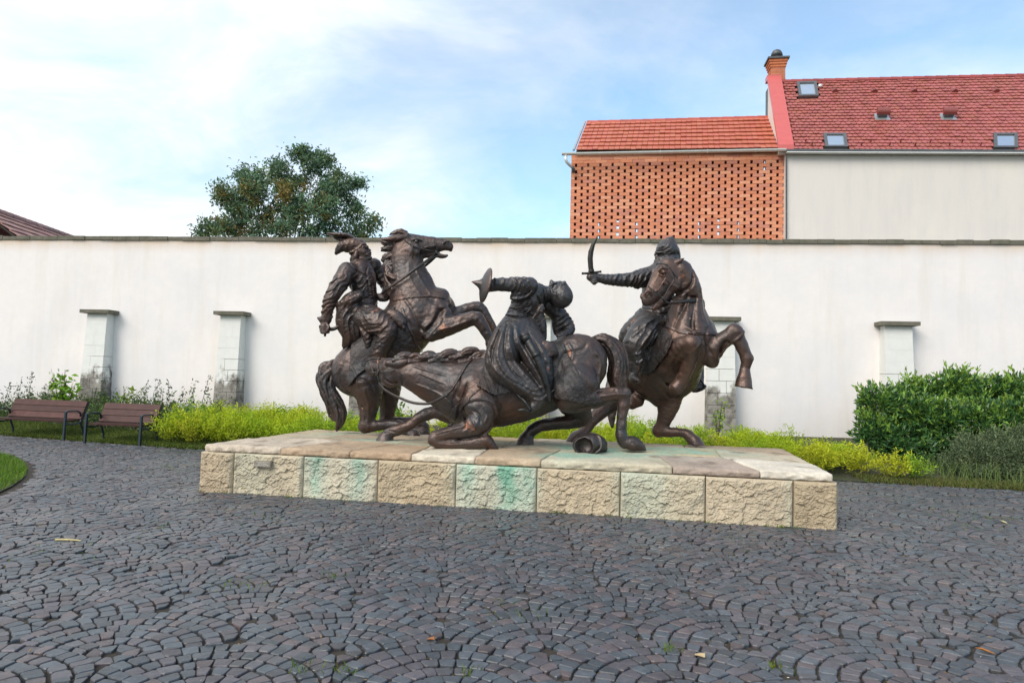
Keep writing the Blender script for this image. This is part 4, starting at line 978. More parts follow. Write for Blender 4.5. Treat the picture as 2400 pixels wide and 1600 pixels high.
# ================================================================== BENCHES AND SMALL THINGS
M_SLAT = mat('dark_red_timber', rough=.5, spec=.22, attr=True, vary=.22, vscale=7)
M_IRON = mat('blue_grey_iron', (.035, .050, .068), .45, .5, vary=.1)
def bench(label, pR, rz, wdt):
    """pR: foot of the right front leg (seen from the front). local x to the right, y backwards"""
    root = thing('park_bench', label, 'bench', pR, 'park benches by the wall', rz)
    # local coordinates: right side at x=0, left at x=-wdt
    def part(mb, name, matl, par=root, **k): 
        o = mb.build(name, matl, None, **k); o.parent = par; return o
    for s in (0., -wdt):
        b = MB(); b.bar((s, 0, 0), (s, .02, .65), .042, .05, up=(0, 1, 0)); part(b, 'front_leg', M_IRON)
        b = MB(); b.tube([(s, .56, 0), (s, .53, .20), (s, .46, .36), (s, .44, .42)], .024, 6); part(b, 'rear_leg', M_IRON)
        b = MB(); b.tube([(s, .02, .37), (s, .25, .355), (s, .45, .39)], .022, 6); part(b, 'side_rail', M_IRON)
        b = MB(); b.tube([(s, .015, .64), (s, .08, .665), (s, .34, .66), (s, .42, .62), (s, .46, .45)], .017, 8, flat=1.4); part(b, 'armrest', M_IRON, smooth=True)
        b = MB(); b.bar((s, .45, .40), (s, .645, .86), .045, .05, up=(0, 1, 0)); part(b, 'back_support', M_IRON)
    for k in range(4):
        y = .03+k*.112; c = np.array([.050, .022, .020])*random.uniform(.8, 1.25); b = MB()
        b.box((-wdt+.035, y, .415+.002*k), (-.035, y+.10, .45+.002*k), c); part(b, 'seat_slat', M_SLAT, col=True)
    for k in range(3):
        c = np.array([.068, .027, .024])*random.uniform(.8, 1.3); b = MB(); t0, t1 = .03+k*.335, .03+k*.335+.31
        A = np.array([0, .455, .44]); B = np.array([0, .635, .855]); n_ = np.array([0, -.92, .39])
        P = [np.array([x, 0, 0])+A+(B-A)*t+n_*h for t in (t0, t1) for x, h in ((-wdt-.03, .055), (.03, .055), (.03, .022), (-wdt-.03, .022))]
        b.hexa(P, c); part(b, 'back_slat', M_SLAT, col=True)
    root.scale = (.96, .96, .95)
    return root
bench('longer left bench with dark red slats, half under the leftmost buttress', tuple(gnd(149, 1032)), R(-13), 2.0)
bench('shorter bench with dark red slats just left of the yellow green hedge', tuple(gnd(327, 1045)), R(-11), 1.36)

# straw and leaves lying on the setts
M_STRAW = mat('straw', (.50, .42, .20), .8, vary=.2, vscale=30)
p0, p1 = gnd(130, 1264, .016), gnd(190, 1266, .016); b = MB(); b.tube([p0, (p0+p1)/2+(0, .004, .004), p1], [.010, .009, .006], 6); tag(b.build('straw_stalk', M_STRAW), 'single pale yellow stalk lying on the dark setts', 'straw')
M_DRY = mat('dry_leaf', rough=.8, attr=True, vary=.15)
def fallen(px, py, sz, c, label):
    P = gnd(px, py, .014); a = rng.uniform(0, 6.28); d = np.array([math.cos(a), math.sin(a), .1]); s = np.array([-d[1], d[0], .0]); k = [P-d*sz, P-d*sz*.3+s*sz*.5+(0, 0, .012), P+d*sz*.4+s*sz*.45+(0, 0, .018), P+d*sz*1.1+(0, 0, .008), P+d*sz*.4-s*sz*.45+(0, 0, .012), P-d*sz*.3-s*sz*.5+(0, 0, .006)]
    V = np.array(k+[q+np.array([0, 0, -.003]) for q in k]); F4 = [(0, 1, 2, 3), (0, 3, 4, 5), (9, 8, 7, 6), (11, 10, 9, 6)]+[(i, i+6, (i+1) % 6+6, (i+1) % 6) for i in range(6)]
    tag(mk('fallen_leaf', V, [F4], M_DRY, fcol=np.tile(c, (10, 1))), label, 'leaf')
fallen(1640, 1536, .05, (.48, .36, .20), 'pale tan narrow leaf on the setts in the lower middle')
fallen(2311, 1526, .05, (.36, .14, .03), 'orange leaf on the setts at the lower right')
fallen(2352, 1223, .05, (.50, .46, .22), 'yellow leaf among weeds on the setts at right')
fallen(1009, 1498, .035, (.28, .11, .04), 'reddish brown leaf on the setts left of the middle')
# sprigs of weed in the joints, crumbs of litter
p = []
for px, py, n, s in ((555, 1372, 40, .10), (770, 1353, 22, .05), (705, 1570, 30, .05), (805, 1576, 24, .04), (1095, 1575, 22, .04), (1573, 1524, 34, .035), (1820, 1566, 26, .035), (1210, 1433, 40, .12), (2230, 1205, 60, .35), (2330, 1215, 60, .25), (2260, 1235, 30, .15), (1795, 1280, 30, .3), (600, 1210, 30, .25), (640, 1220, 26, .15), (130, 1300, 30, .25), (430, 1100, 60, .35), (410, 1095, 40, .25), (60, 1235, 24, .2), (2100, 1130, 50, .5), (2280, 1120, 30, .3), (370, 1240, 26, .2)):
    c = gnd(px, py); p.append(np.tile(c, (n, 1))+np.concatenate([rng.normal(0, s, (n, 2)), np.zeros((n, 1))], 1))
for k in range(46):
    q = rng.uniform(.05, PL_W); c = pw(q, -.03-abs(rng.normal(0, .02))); p.append(np.tile(c, (8, 1))+np.concatenate([rng.normal(0, .025, (8, 2)), np.zeros((8, 1))], 1))
p = np.concatenate(p); p[:, 2] = -.01; gc = leafcol(len(p), (.11, .18, .02), hue=.35); V, q4, q3, gc = blades(p, .045, .004, .7, gc)
tag(mk('joint_weeds', V, [q4, q3], M_LEAF, fcol=np.concatenate([gc, gc])), 'sprigs of weed growing in the joints between setts', kind='stuff')
n = 1500; Y = rng.uniform(3.4, 13, n)**1.0; X = rng.uniform(-.75, .75, n)*Y; P = np.stack([X, Y, np.full(n, .004)], 1)
s_, t_ = pl_st(P); P = P[~((s_ > -.05) & (s_ < PL_W+.05) & (t_ > -.05) & (t_ < PL_D+.1)) & (P[:, 1] < edgeY(P[:, 0]))]
d = rand_dirs(len(P))*np.array([1, 1, .1]); lc = np.array([(.22, .13, .05), (.30, .20, .08), (.12, .06, .03), (.42, .36, .26), (.62, .60, .56)])[rng.choice(5, len(P), p=[.36, .24, .26, .09, .05])]
leafmesh('leaf_litter', P, .024, None, None, 'stuff', up=.12, aspect=.3, cols=lc, dirs=d, matl=M_DRY)
# ================================================================== BRONZE FIGURES: modelled as blended volumes, then meshed
def snet(f, o, h):
    ins = f < 0
    c = np.zeros(tuple(n-1 for n in f.shape), np.int8)
    sl = lambda a, n: slice(a, n-1+a)
    cor = [(i, j, k) for i in (0, 1) for j in (0, 1) for k in (0, 1)]
    for i, j, k in cor: c += ins[sl(i, f.shape[0]), sl(j, f.shape[1]), sl(k, f.shape[2])]
    idx = np.argwhere((c > 0) & (c < 8)); n = len(idx)
    val = np.stack([f[idx[:, 0]+i, idx[:, 1]+j, idx[:, 2]+k] for i, j, k in cor], 1)
    acc = np.zeros((n, 3)); cnt = np.zeros(n); C8 = np.array(cor, float)
    for a in range(8):
        for b in range(a+1, 8):
            if abs(C8[a]-C8[b]).sum() != 1: continue
            va, vb = val[:, a], val[:, b]; m_ = (va < 0) != (vb < 0); t = va/np.where(m_, va-vb, 1)
            acc += np.where(m_[:, None], C8[a]+(C8[b]-C8[a])*t[:, None], 0); cnt += m_
    V = (idx+acc/cnt[:, None])*h+np.array(o)
    gid = np.full(c.shape, -1, np.int32); gid[tuple(idx.T)] = np.arange(n)
    Fq = []
    for ax in range(3):
        A = ins[tuple(slice(0, -1) if d == ax else slice(None) for d in range(3))]; B = ins[tuple(slice(1, None) if d == ax else slice(None) for d in range(3))]
        e = np.argwhere(A != B); u, v = [(1, 2), (2, 0), (0, 1)][ax]
        e = e[(e[:, u] > 0) & (e[:, v] > 0) & (e[:, u] < f.shape[u]-1) & (e[:, v] < f.shape[v]-1)]
        q = []
        for du, dv in ((-1, -1), (0, -1), (0, 0), (-1, 0)):
            p = e.copy(); p[:, u] += du; p[:, v] += dv; q.append(gid[p[:, 0], p[:, 1], p[:, 2]])
        q = np.stack(q, 1); fl = ins[tuple(e.T)]; q[~fl] = q[~fl][:, ::-1]; Fq.append(q)
    Fq = np.concatenate(Fq); Fq = Fq[(Fq >= 0).all(1)]
    return V, Fq
def catmull(P, sub):
    P = np.asarray(P, float)
    if len(P) < 3 or sub < 2: return P
    E_ = np.concatenate([[2*P[0]-P[1]], P, [2*P[-1]-P[-2]]]); out = []
    for i in range(1, len(E_)-2):
        p0, p1, p2, p3 = E_[i-1:i+3]
        for t in np.arange(sub)/sub: out.append(.5*((2*p1)+(p2-p0)*t+(2*p0-5*p1+4*p2-p3)*t*t+(3*p1-p0-3*p2+p3)*t**3))
    out.append(P[-1]); out = np.array(out); out[:, 3] = np.maximum(out[:, 3], P[:, 3].min()*.5); return out
R1 = (700, 500, .35714); R2 = (1050, 580, .31888); R3 = (1320, 520, .35714)
Z3 = (740, 530, .17215); Z4 = (1340, 530, .14665); Z5 = (1100, 600, .14670); Z7 = (820, 760, .21683); Z6 = (740, 760, .19771)
class Sculpt:
    def __init__(s, Y, fr, h=.012): s.Y, s.fr, s.h, s.ops = Y, fr, h, []
    def W(s, x, y, dy=0.): return at(s.fr[0]+s.fr[2]*x, s.fr[1]+s.fr[2]*y, s.Y+dy)
    def u(s, r, dy=0.): return r*s.fr[2]*(s.Y+dy)/F_PX
    def limb(s, pts, k=.03, sub=3, op=1, flat=1.):
        Q = np.array([[*s.W(p[0], p[1], p[2]), s.u(p[3], p[2]), (p[4] if len(p) > 4 else flat)] for p in pts]); s.ops.append(('l', catmull(Q, sub), k, op)); return s
    def ball(s, x, y, dy, rx, ry, rd, rot=0., k=.03, op=1):
        a = R(-rot); A = np.array([[math.cos(a), 0, math.sin(a)], [0, 1, 0], [-math.sin(a), 0, math.cos(a)]])
        s.ops.append(('e', (s.W(x, y, dy), np.array([s.u(rx, dy), s.u(rd, dy), s.u(ry, dy)]), A), k, op)); return s
    def plane(s, x, y, dy, nx, ny, rad):
        """cuts flat whatever lies beyond the plane, within rad of the point (soles of hooves)"""
        n_ = np.array([nx, 0, -ny], float); s.ops.append(('p', (s.W(x, y, dy), n_/np.linalg.norm(n_), s.u(rad, dy)), 0, 0)); return s
    def folds(s, x, y, dy, rad, ang, wl, amp, seed=0):
        """soft parallel drapery folds inside a ball; ang = direction across the folds, in the picture plane"""
        a = R(-ang); s.ops.append(('f', (s.W(x, y, dy), s.u(rad, dy), np.array([math.cos(a), .25, math.sin(a)]), s.u(wl, dy), amp, seed), 0, 0)); return s
    def crease(s, lines, w=9, amp=.012, far=None):
        """ridges (amp > 0) or grooves (amp < 0) drawn along lines on the surface that faces us"""
        for ln in lines:
            Q = catmull(np.array([[*s.W(p[0], p[1], 0), 1., 1.] for p in ln]), 4); s.ops.append(('c', (Q[:, [0, 2]], s.u(w), amp, s.Y if far is None else s.Y+far), 0, 0))
        return s
    def field(s):
        lo, hi = np.full(3, 1e9), np.full(3, -1e9)
        for kd, d, k, op in s.ops:
            if kd == 'l': r_ = (d[:, 3]*np.maximum(1, d[:, 4]))[:, None]; lo = np.minimum(lo, (d[:, :3]-r_).min(0)); hi = np.maximum(hi, (d[:, :3]+r_).max(0))
            if kd == 'e': lo = np.minimum(lo, d[0]-d[1].max()); hi = np.maximum(hi, d[0]+d[1].max())
        h = s.h; lo = lo-.05; n = np.ceil((hi+.05-lo)/h).astype(int)+1; s.o = lo
        ax = [lo[i]+h*np.arange(n[i]) for i in range(3)]; s.ax = ax; f = np.full(n, .5, np.float32)
        def block(a, b):
            i0 = np.clip(((a-lo)/h).astype(int), 0, n-1); i1 = np.clip(((b-lo)/h).astype(int)+2, 1, n)
            return tuple(slice(p, q) for p, q in zip(i0, i1))
        for kd, d, k, op in s.ops:
            mg = k+.05
            if kd == 'l':
                r_ = (d[:, 3]*np.maximum(1, d[:, 4]))[:, None]; B = block((d[:, :3]-r_).min(0)-mg, (d[:, :3]+r_).max(0)+mg); dm = np.full(tuple(q.stop-q.start for q in B), .5, np.float32)
                for p, q in zip(d[:-1], d[1:]):
                    rr = max(p[3], q[3])*max(1, p[4], q[4]); b = block(np.minimum(p[:3], q[:3])-rr-mg, np.maximum(p[:3], q[:3])+rr+mg); b = tuple(slice(max(x.start, y.start), min(x.stop, y.stop)) for x, y in zip(b, B))
                    X, Yy, Z = (ax[i][b[i]].astype(np.float32) for i in range(3)); X = X[:, None, None]-p[0]; Yy = Yy[None, :, None]-p[1]; Z = Z[None, None, :]-p[2]
                    ba = (q-p)[:3]; L2 = ba @ ba+1e-12; t = np.clip((X*ba[0]+Yy*ba[1]+Z*ba[2])/L2, 0, 1)
                    fl = p[4]+(q[4]-p[4])*t
                    dd_ = np.sqrt((X-t*ba[0])**2+((Yy-t*ba[1])/fl)**2+(Z-t*ba[2])**2)-(p[3]+(q[3]-p[3])*t)
                    loc = tuple(slice(b[i].start-B[i].start, b[i].stop-B[i].start) for i in range(3)); dm[loc] = np.minimum(dm[loc], dd_)
            elif kd == 'e':
                c, r_, A = d; m_ = r_.max(); B = block(c-m_-mg, c+m_+mg); X, Yy, Z = (ax[i][B[i]].astype(np.float32)-c[i] for i in range(3)); X = X[:, None, None]; Yy = Yy[None, :, None]; Z = Z[None, None, :]
                qx = (A[0, 0]*X+A[0, 2]*Z)/r_[0]; qy = Yy/r_[1]; qz = (A[2, 0]*X+A[2, 2]*Z)/r_[2]
                k0 = np.sqrt(qx**2+qy**2+qz**2)+1e-6; k1 = np.sqrt((qx/r_[0])**2+(qy/r_[1])**2+(qz/r_[2])**2)+1e-6; dm = k0*(k0-1)/k1
            elif kd == 'p':
                c, n_, rad = d; B = block(c-rad, c+rad); X, Yy, Z = (ax[i][B[i]].astype(np.float32)-c[i] for i in range(3)); f[B] = np.maximum(f[B], X[:, None, None]*n_[0]+Yy[None, :, None]*0+Z[None, None, :]*n_[2]); continue
            elif kd == 'c':
                pts, w, amp, ym = d; a3, b3 = pts.min(0)-3*w, pts.max(0)+3*w; B = block(np.array([a3[0], lo[1], a3[1]]), np.array([b3[0], ym, b3[1]])); X, Z = np.meshgrid(ax[0][B[0]], ax[2][B[2]], indexing='ij'); dm = np.full(X.shape, 1e3); tp = np.zeros(X.shape); n_ = len(pts)-1
                for i, (p, q) in enumerate(zip(pts[:-1], pts[1:])):
                    ba = q-p; t = np.clip(((X-p[0])*ba[0]+(Z-p[1])*ba[1])/(ba @ ba+1e-12), 0, 1); dd_ = np.hypot(X-p[0]-t*ba[0], Z-p[1]-t*ba[1]); m_ = dd_ < dm; dm = np.where(m_, dd_, dm); tp = np.where(m_, (i+t)/n_, tp)
                e = 1.2*amp*np.exp(-(dm/w)**2)*np.clip(np.minimum(tp, 1-tp)*5+.15, 0, 1); f[B] -= e[:, None, :].astype(np.float32); continue
            else:
                c, rad, dv, wl, amp, sd = d; B = block(c-rad, c+rad); X, Yy, Z = (ax[i][B[i]].astype(np.float32)-c[i] for i in range(3)); X = X[:, None, None]; Yy = Yy[None, :, None]; Z = Z[None, None, :]
                w = np.clip(1-np.sqrt(X*X+Yy*Yy+Z*Z)/rad, 0, 1); w = w*w*(3-2*w); ph = (X*dv[0]+Yy*dv[1]+Z*dv[2])*(2*math.pi/wl)
                wob = .9*np.sin((X*dv[2]-Z*dv[0])*(2*math.pi/(wl*5.3))+sd)+.7*np.sin((X*.6+Z+Yy)*(2*math.pi/(wl*4.1))+sd*2)
                sn = np.sin(ph/1.75+wob+sd); f[B] += amp*.62*w*((1-np.abs(sn))**1.4*-1.9+.75); continue
            g = f[B]
            if op > 0: hh = np.clip(.5+.5*(g-dm)/k, 0, 1); f[B] = g+(dm-g)*hh-k*hh*(1-hh)
            else: hh = np.clip(.5-.5*(g+dm)/k, 0, 1); f[B] = g+(-dm-g)*hh+k*hh*(1-hh)
        s.f = f; return f
    def rough(s, amp, wl, seed=0):
        """the sculptor's tool marks: a low relief over the whole surface"""
        X, Yy, Z = (a.astype(np.float32) for a in s.ax); r_ = np.random.default_rng(seed); acc = 0
        for i in range(7):
            d = r_.normal(size=3); d /= np.linalg.norm(d); kk = 2*math.pi/(wl*r_.uniform(.6, 1.7)); p = r_.uniform(0, 6.28, 2)
            acc = acc+np.sin(X[:, None, None]*d[0]*kk+Yy[None, :, None]*d[1]*kk+Z[None, None, :]*d[2]*kk+p[0]+1.3*np.sin(X[:, None, None]*d[2]*kk*.7-Z[None, None, :]*d[0]*kk*.7+p[1]))
        s.f += (amp/4.)*acc.astype(np.float32); return s
    def mesh(s, name, matl, parent, rough=None):
        s.field()
        if rough: s.rough(*rough)
        s.f[0] = s.f[-1] = .5; s.f[:, 0] = s.f[:, -1] = .5; s.f[:, :, 0] = s.f[:, :, -1] = .5
        V, Fq = snet(s.f, s.o, s.h); return mk(name, V, [Fq], matl, parent, smooth=True)
    def shell(s, name, matl, parent, off=.014, poly=None, band=None, w=10, side=0, tooth=0., fr=None, wav=0.):
        """a sheet of given thickness lying on the modelled body, bounded by an outline or following a strap line"""
        old = s.fr; s.fr = fr or s.fr
        pts = np.array([s.W(*p)[[0, 2]] for p in (poly or band)]); wr = s.u(w); s.fr = old
        X, Z = np.meshgrid(s.ax[0], s.ax[2], indexing='ij'); d = np.full(X.shape, 1e3); inside = np.zeros(X.shape, bool); n = len(pts)
        for i in range(n if poly else n-1):
            a, b = pts[i], pts[(i+1) % n]; ba = b-a; t = np.clip(((X-a[0])*ba[0]+(Z-a[1])*ba[1])/(ba @ ba+1e-12), 0, 1); d = np.minimum(d, np.hypot(X-a[0]-t*ba[0], Z-a[1]-t*ba[1]))
            if poly: cr = ((a[1] > Z) != (b[1] > Z)) & (X < (b[0]-a[0])*(Z-a[1])/(b[1]-a[1]+1e-12)+a[0]); inside ^= cr
        d = np.where(inside, -d, d) if poly else d-wr
        if tooth: d = d+tooth*np.abs(np.sin(X*95+Z*40))*1.2+tooth*.5*np.sin(Z*70-X*30)
        f = np.maximum(s.f-off, d[:, None, :].astype(np.float32))
        if wav: f = f+wav*np.sin(X*60+Z*25)[:, None, :].astype(np.float32)
        if side: mid = s.Y; yy = s.ax[1]; f = np.maximum(f, ((yy-mid)*side*-1)[None, :, None].astype(np.float32))
        f[0] = f[-1] = .5; f[:, 0] = f[:, -1] = .5; f[:, :, 0] = f[:, :, -1] = .5
        V, Fq = snet(f, s.o, s.h); return mk(name, V, [Fq], matl, parent, smooth=True)
    def tubes(s, name, matl, parent, lines, r, flat=1., n=8, fr=None):
        old = s.fr; s.fr = fr or s.fr; b = MB()
        for ln in lines:
            Q = catmull(np.array([[*s.W(*p[:3]), s.u(p[3] if len(p) > 3 else r), 1] for p in ln]), 4); b.tube(list(Q[:, :3]), list(Q[:, 3]), n, flat=flat)
        s.fr = old; return b.build(name, matl, parent, smooth=True)
def bronze_tone(dark, warm):
  def bronze_fn(t, b, vec, c, h):
      g = N(t, 'ShaderNodeNewGeometry'); pt = g.outputs['Pointiness']
      n1 = noise(t, vec, 2.3, 6, .65); n2_ = noise(t, vec, 9, 6, .65)
      mp = N(t, 'ShaderNodeMapping'); mp.inputs['Scale'].default_value = (14, 14, 1.6); t.links.new(vec, mp.inputs[0]); dr = noise(t, mp.outputs[0], 1, 5, .6)
      c = mixc(t, ramp(t, n1, [(.36, 0.), (.68, 1.)]), dark, warm)
      c = mixc(t, ramp(t, dr, [(.55, 0.), (.75, .6)]), c, (.040, .050, .050))
      c = mixc(t, ramp(t, n2_, [(.58, 0.), (.78, .35)]), c, (.10, .09, .085))
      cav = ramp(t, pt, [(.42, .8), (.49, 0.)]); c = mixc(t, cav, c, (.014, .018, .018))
      wear = mth(t, 'MULTIPLY', ramp(t, pt, [(.515, 0.), (.60, 1.)]), ramp(t, n1, [(.46, 0.), (.62, 1.)])); c = mixc(t, mth(t, 'MULTIPLY', wear, .45), c, (.22, .10, .06))
      sp_ = mth(t, 'MULTIPLY', ramp(t, noise(t, vec, 3.1, 3, .5), [(.67, 0.), (.75, 1.)]), ramp(t, n2_, [(.50, 0.), (.60, 1.)])); c = mixc(t, mth(t, 'MULTIPLY', sp_, .6), c, (.55, .22, .11))
      t.links.new(ramp(t, n2_, [(.3, .28), (.7, .50)]), b.inputs['Roughness'])
      b.inputs['Coat Weight'].default_value = .3; b.inputs['Coat Roughness'].default_value = .38
      return c
  return bronze_fn
bronze_fn = bronze_tone((.050, .046, .048), (.105, .060, .045))
M_BRONZE = mat('bronze', rough=.4, metal=.6, spec=.5, vary=0, bump=.011, bscale=24, fn=bronze_fn)
M_FLEECE = mat('bronze_cloth', rough=.45, metal=.55, spec=.4, vary=0, bump=.028, bscale=30, fn=bronze_tone((.030, .031, .035), (.062, .044, .038)))
M_BRONZE_WARM = mat('bronze_brown', rough=.4, metal=.6, spec=.5, vary=0, bump=.011, bscale=24, fn=bronze_tone((.070, .050, .045), (.128, .070, .050)))
M_BRONZE_COOL = mat('bronze_grey', rough=.4, metal=.6, spec=.5, vary=0, bump=.011, bscale=24, fn=bronze_tone((.056, .058, .064), (.085, .064, .056)))
# ------------------------------------------------------------------ left: rearing horse and its rider
def plinth_at(P): return (P[0], P[1], ZT)
h1 = thing('horse_statue', 'bronze horse rearing open-mouthed at the left of the plinth', 'statue', (-2.3, 11.6, ZT), 'bronze horses on the plinth')
S = Sculpt(11.6, R1, .0105)
S.limb([(385, 1035, 0, 168), (470, 950, 0, 172), (560, 880, 0, 180), (660, 790, 0, 186), (760, 690, 0, 172), (815, 640, 0, 150)], .05, flat=.92)
S.ball(385, 1035, -.20, 150, 165, 90, 0, .08); S.ball(385, 1035, .20, 150, 165, 90, 0, .08)              # haunches
S.limb([(760, 600, 0, 165, .8), (748, 500, 0, 150, .72), (722, 400, 0, 122, .66), (705, 300, 0, 108, .6), (700, 220, 0, 88, .6)], .08)
S.ball(905, 700, -.20, 105, 120, 70, 20, .08); S.ball(940, 640, .22, 90, 105, 70, 20, .08)              # shoulders
S.ball(905, 590, 0, 78, 110, 100, 35, .10)                                                              # breast
S.limb([(870, 765, -.24, 78), (1000, 737, -.26, 60), (1100, 702, -.28, 50), (1168, 692, -.29, 46), (1222, 768, -.29, 36), (1256, 840, -.29, 30), (1262, 905, -.29, 34), (1250, 955, -.29, 42)], .035)
S.ball(1172, 686, -.29, 46, 40, 40, 0, .03); S.ball(1258, 850, -.29, 34, 30, 32, 0, .02)
S.limb([(950, 710, .25, 62), (1085, 640, .30, 44), (1182, 618, .32, 38), (1240, 690, .32, 30), (1292, 780, .32, 26), (1305, 850, .32, 32), (1290, 900, .32, 40)], .035)
S.ball(1180, 614, .32, 38, 34, 34, 0, .03)
for dy, ox, oy, sc_ in ((-.25, 0, 0, 1), (.32, 128, -22, .93)):
    S.limb([(440+ox, 1110+oy, dy, 120*sc_), (458+ox, 1190+oy, dy, 88*sc_), (460+ox, 1270+oy, dy, 64*sc_), (452+ox, 1340+oy, dy, 52*sc_), (440+ox, 1392+oy, dy, 46*sc_)], .07)
    S.limb([(436+ox, 1395+oy, dy, 46*sc_), (500+ox, 1392+oy, dy, 38*sc_), (600+ox, 1385+oy, dy, 31*sc_), (660+ox, 1392+oy, dy, 36*sc_), (700+ox, 1425+oy, dy, 34*sc_)], .03)
    S.limb([(715+ox*.5, 1432+oy*.9, dy, 34), (752+ox*.5, 1456+oy*.9, dy, 46)], .02)
# head
S.fr = Z3; K = dict(k=.02)
S.limb([(1270, 275, 0, 180, .62), (1440, 266, 0, 142, .62), (1600, 255, 0, 110, .62), (1740, 258, 0, 82, .68), (1815, 272, 0, 60, .72)], .03)
S.limb([(1480, 352, 0, 90, .5), (1610, 378, 0, 48, .55), (1730, 402, 0, 38, .7), (1785, 398, 0, 20, .8)], .025)
S.ball(1315, 330, -.10, 120, 125, 55, 0, .03); S.ball(1315, 330, .10, 120, 125, 55, 0, .03)              # cheeks
S.limb([(1700, 372, -.2, 22), (1860, 360, -.2, 16)], .01, 1, -1); S.limb([(1700, 366, 0, 20), (1900, 362, 0, 24)], .012, 1, -1); S.limb([(1700, 372, .2, 22), (1860, 360, .2, 16)], .01, 1, -1)
S.limb([(1832, 300, 0, 40, .9), (1840, 325, 0, 26, .9)], .02)
S.ball(1785, 222, -.10, 42, 22, 34, 25, .012, -1); S.limb([(1745, 235, -.085, 14), (1770, 200, -.088, 16), (1815, 205, -.085, 14)], .012)
S.ball(1372, 205, -.142, 50, 30, 30, 10, .015, -1); S.ball(1372, 208, -.122, 30, 26, 26, 0, .006); S.limb([(1310, 190, -.128, 12), (1370, 168, -.138, 15), (1440, 195, -.125, 12)], .012)
S.limb([(1440, 300, -.13, 12), (1620, 262, -.105, 10)], .02); S.limb([(1250, 320, -.20, 10), (1190, 400, -.2, 12), (1200, 500, -.2, 10)], .03, 3, -1)
for q in range(4): S.limb([(1165+q*28, 330+q*14, -.20, 6), (1190+q*26, 430+q*10, -.2, 9), (1290+q*18, 500-q*4, -.19, 6)], .02, 3, -1)
S.limb([(1240, 140, -.08, 40), (1120, 165, -.11, 46), (990, 175, -.13, 36), (905, 185, -.13, 14)], .02); S.limb([(1230, 130, .08, 40), (1110, 150, .11, 44), (1000, 160, .12, 20)], .02)
S.fr = R1
S.limb([(930, 640, -.34, 22), (905, 720, -.40, 26), (840, 790, -.40, 22)], .05, 3, -1); S.limb([(700, 700, -.44, 16), (790, 780, -.44, 20), (860, 820, -.40, 16)], .06, 3, -1)
S.limb([(780, 430, -.34, 18), (830, 520, -.34, 22), (880, 560, -.3, 16)], .06, 3, -1)
for q in range(5): S.limb([(640+q*34, 870-q*26, -.45, 6), (680+q*32, 930-q*24, -.42, 8)], .04, 2, -1)
S.crease([[(700, 560), (760, 640), (800, 740), (860, 800)], [(1000, 620), (940, 660), (900, 730), (830, 800)], [(640, 640), (690, 740), (740, 840)], [(430, 1080), (500, 1110), (530, 1180)], [(330, 980), (300, 1080), (340, 1170), (420, 1230)], [(440, 1240), (470, 1300), (470, 1370)]], 11, -.018)
S.crease([[(770, 340), (800, 420), (850, 500), (890, 560)], [(730, 330), (740, 420), (780, 500), (830, 560)], [(960, 700), (1060, 690), (1150, 660)], [(920, 780), (1020, 755), (1120, 720)], [(1190, 700), (1235, 770), (1262, 840)], [(470, 1150), (490, 1250), (480, 1350)], [(380, 1000), (420, 1060), (430, 1140)]], 8, .011)
S.crease([[(560+q*34, 960-q*30), (620+q*36, 1000-q*34), (690+q*34, 1010-q*40)] for q in range(6)], 9, -.008)
S.mesh('body', M_BRONZE, h1, (.0045, .13, 1)); H1 = S
def locks(name, parent, Y, fr, L, h=.009, rough=(.003, .06, 5)):
    T_ = Sculpt(Y, fr, h)
    for i_, p in enumerate(L):                       # every lock is a twist of thinner strands
        for q in range(4):
            T_.limb([(x[0]+x[3]*.55*math.cos(q*1.57+j*.8+i_), x[1]+x[3]*.55*math.sin(q*1.57+j*.8+i_), x[2]-T_.u(x[3])*.35*math.cos(q*1.57+j*.8), max(x[3]*.56, 4)) for j, x in enumerate(p)], .006, 4)
    return T_.mesh(name, M_BRONZE, parent, rough)
locks('mane', h1, 11.6, Z3, [[(1230, 110, -.05, 40), (1150, 70, -.06, 34), (1060, 90, -.05, 26), (1010, 118, -.03, 12)], [(1220, 90, 0, 36), (1160, 55, 0, 24), (1090, 80, 0, 16)],
    [(1090, 200, 0, 50), (990, 220, -.03, 46), (900, 190, -.02, 26), (880, 165, 0, 10)], [(1080, 230, .03, 45), (960, 240, .03, 34), (890, 225, .02, 12)],
    [(1060, 300, -.02, 50), (970, 310, -.03, 40), (900, 330, -.02, 18)], [(1050, 330, .03, 46), (960, 300, .02, 30), (890, 300, 0, 12)],
    [(1040, 400, -.02, 60), (960, 410, -.03, 44), (915, 460, -.02, 28), (930, 495, 0, 12)], [(1020, 500, -.04, 60), (950, 520, -.05, 40), (940, 590, -.05, 24), (985, 640, -.05, 10)],
    [(1000, 570, -.08, 60), (985, 650, -.12, 44), (1060, 690, -.16, 34), (1130, 720, -.18, 10)], [(985, 640, 0, 60), (1000, 760, -.05, 52), (1060, 850, -.12, 36), (1100, 960, -.14, 12)],
    [(1010, 760, -.02, 60), (1060, 880, -.08, 44), (1130, 950, -.12, 14)], [(1000, 700, .06, 60), (980, 830, .06, 50), (1010, 930, .04, 24), (1090, 1020, -.03, 10)]])
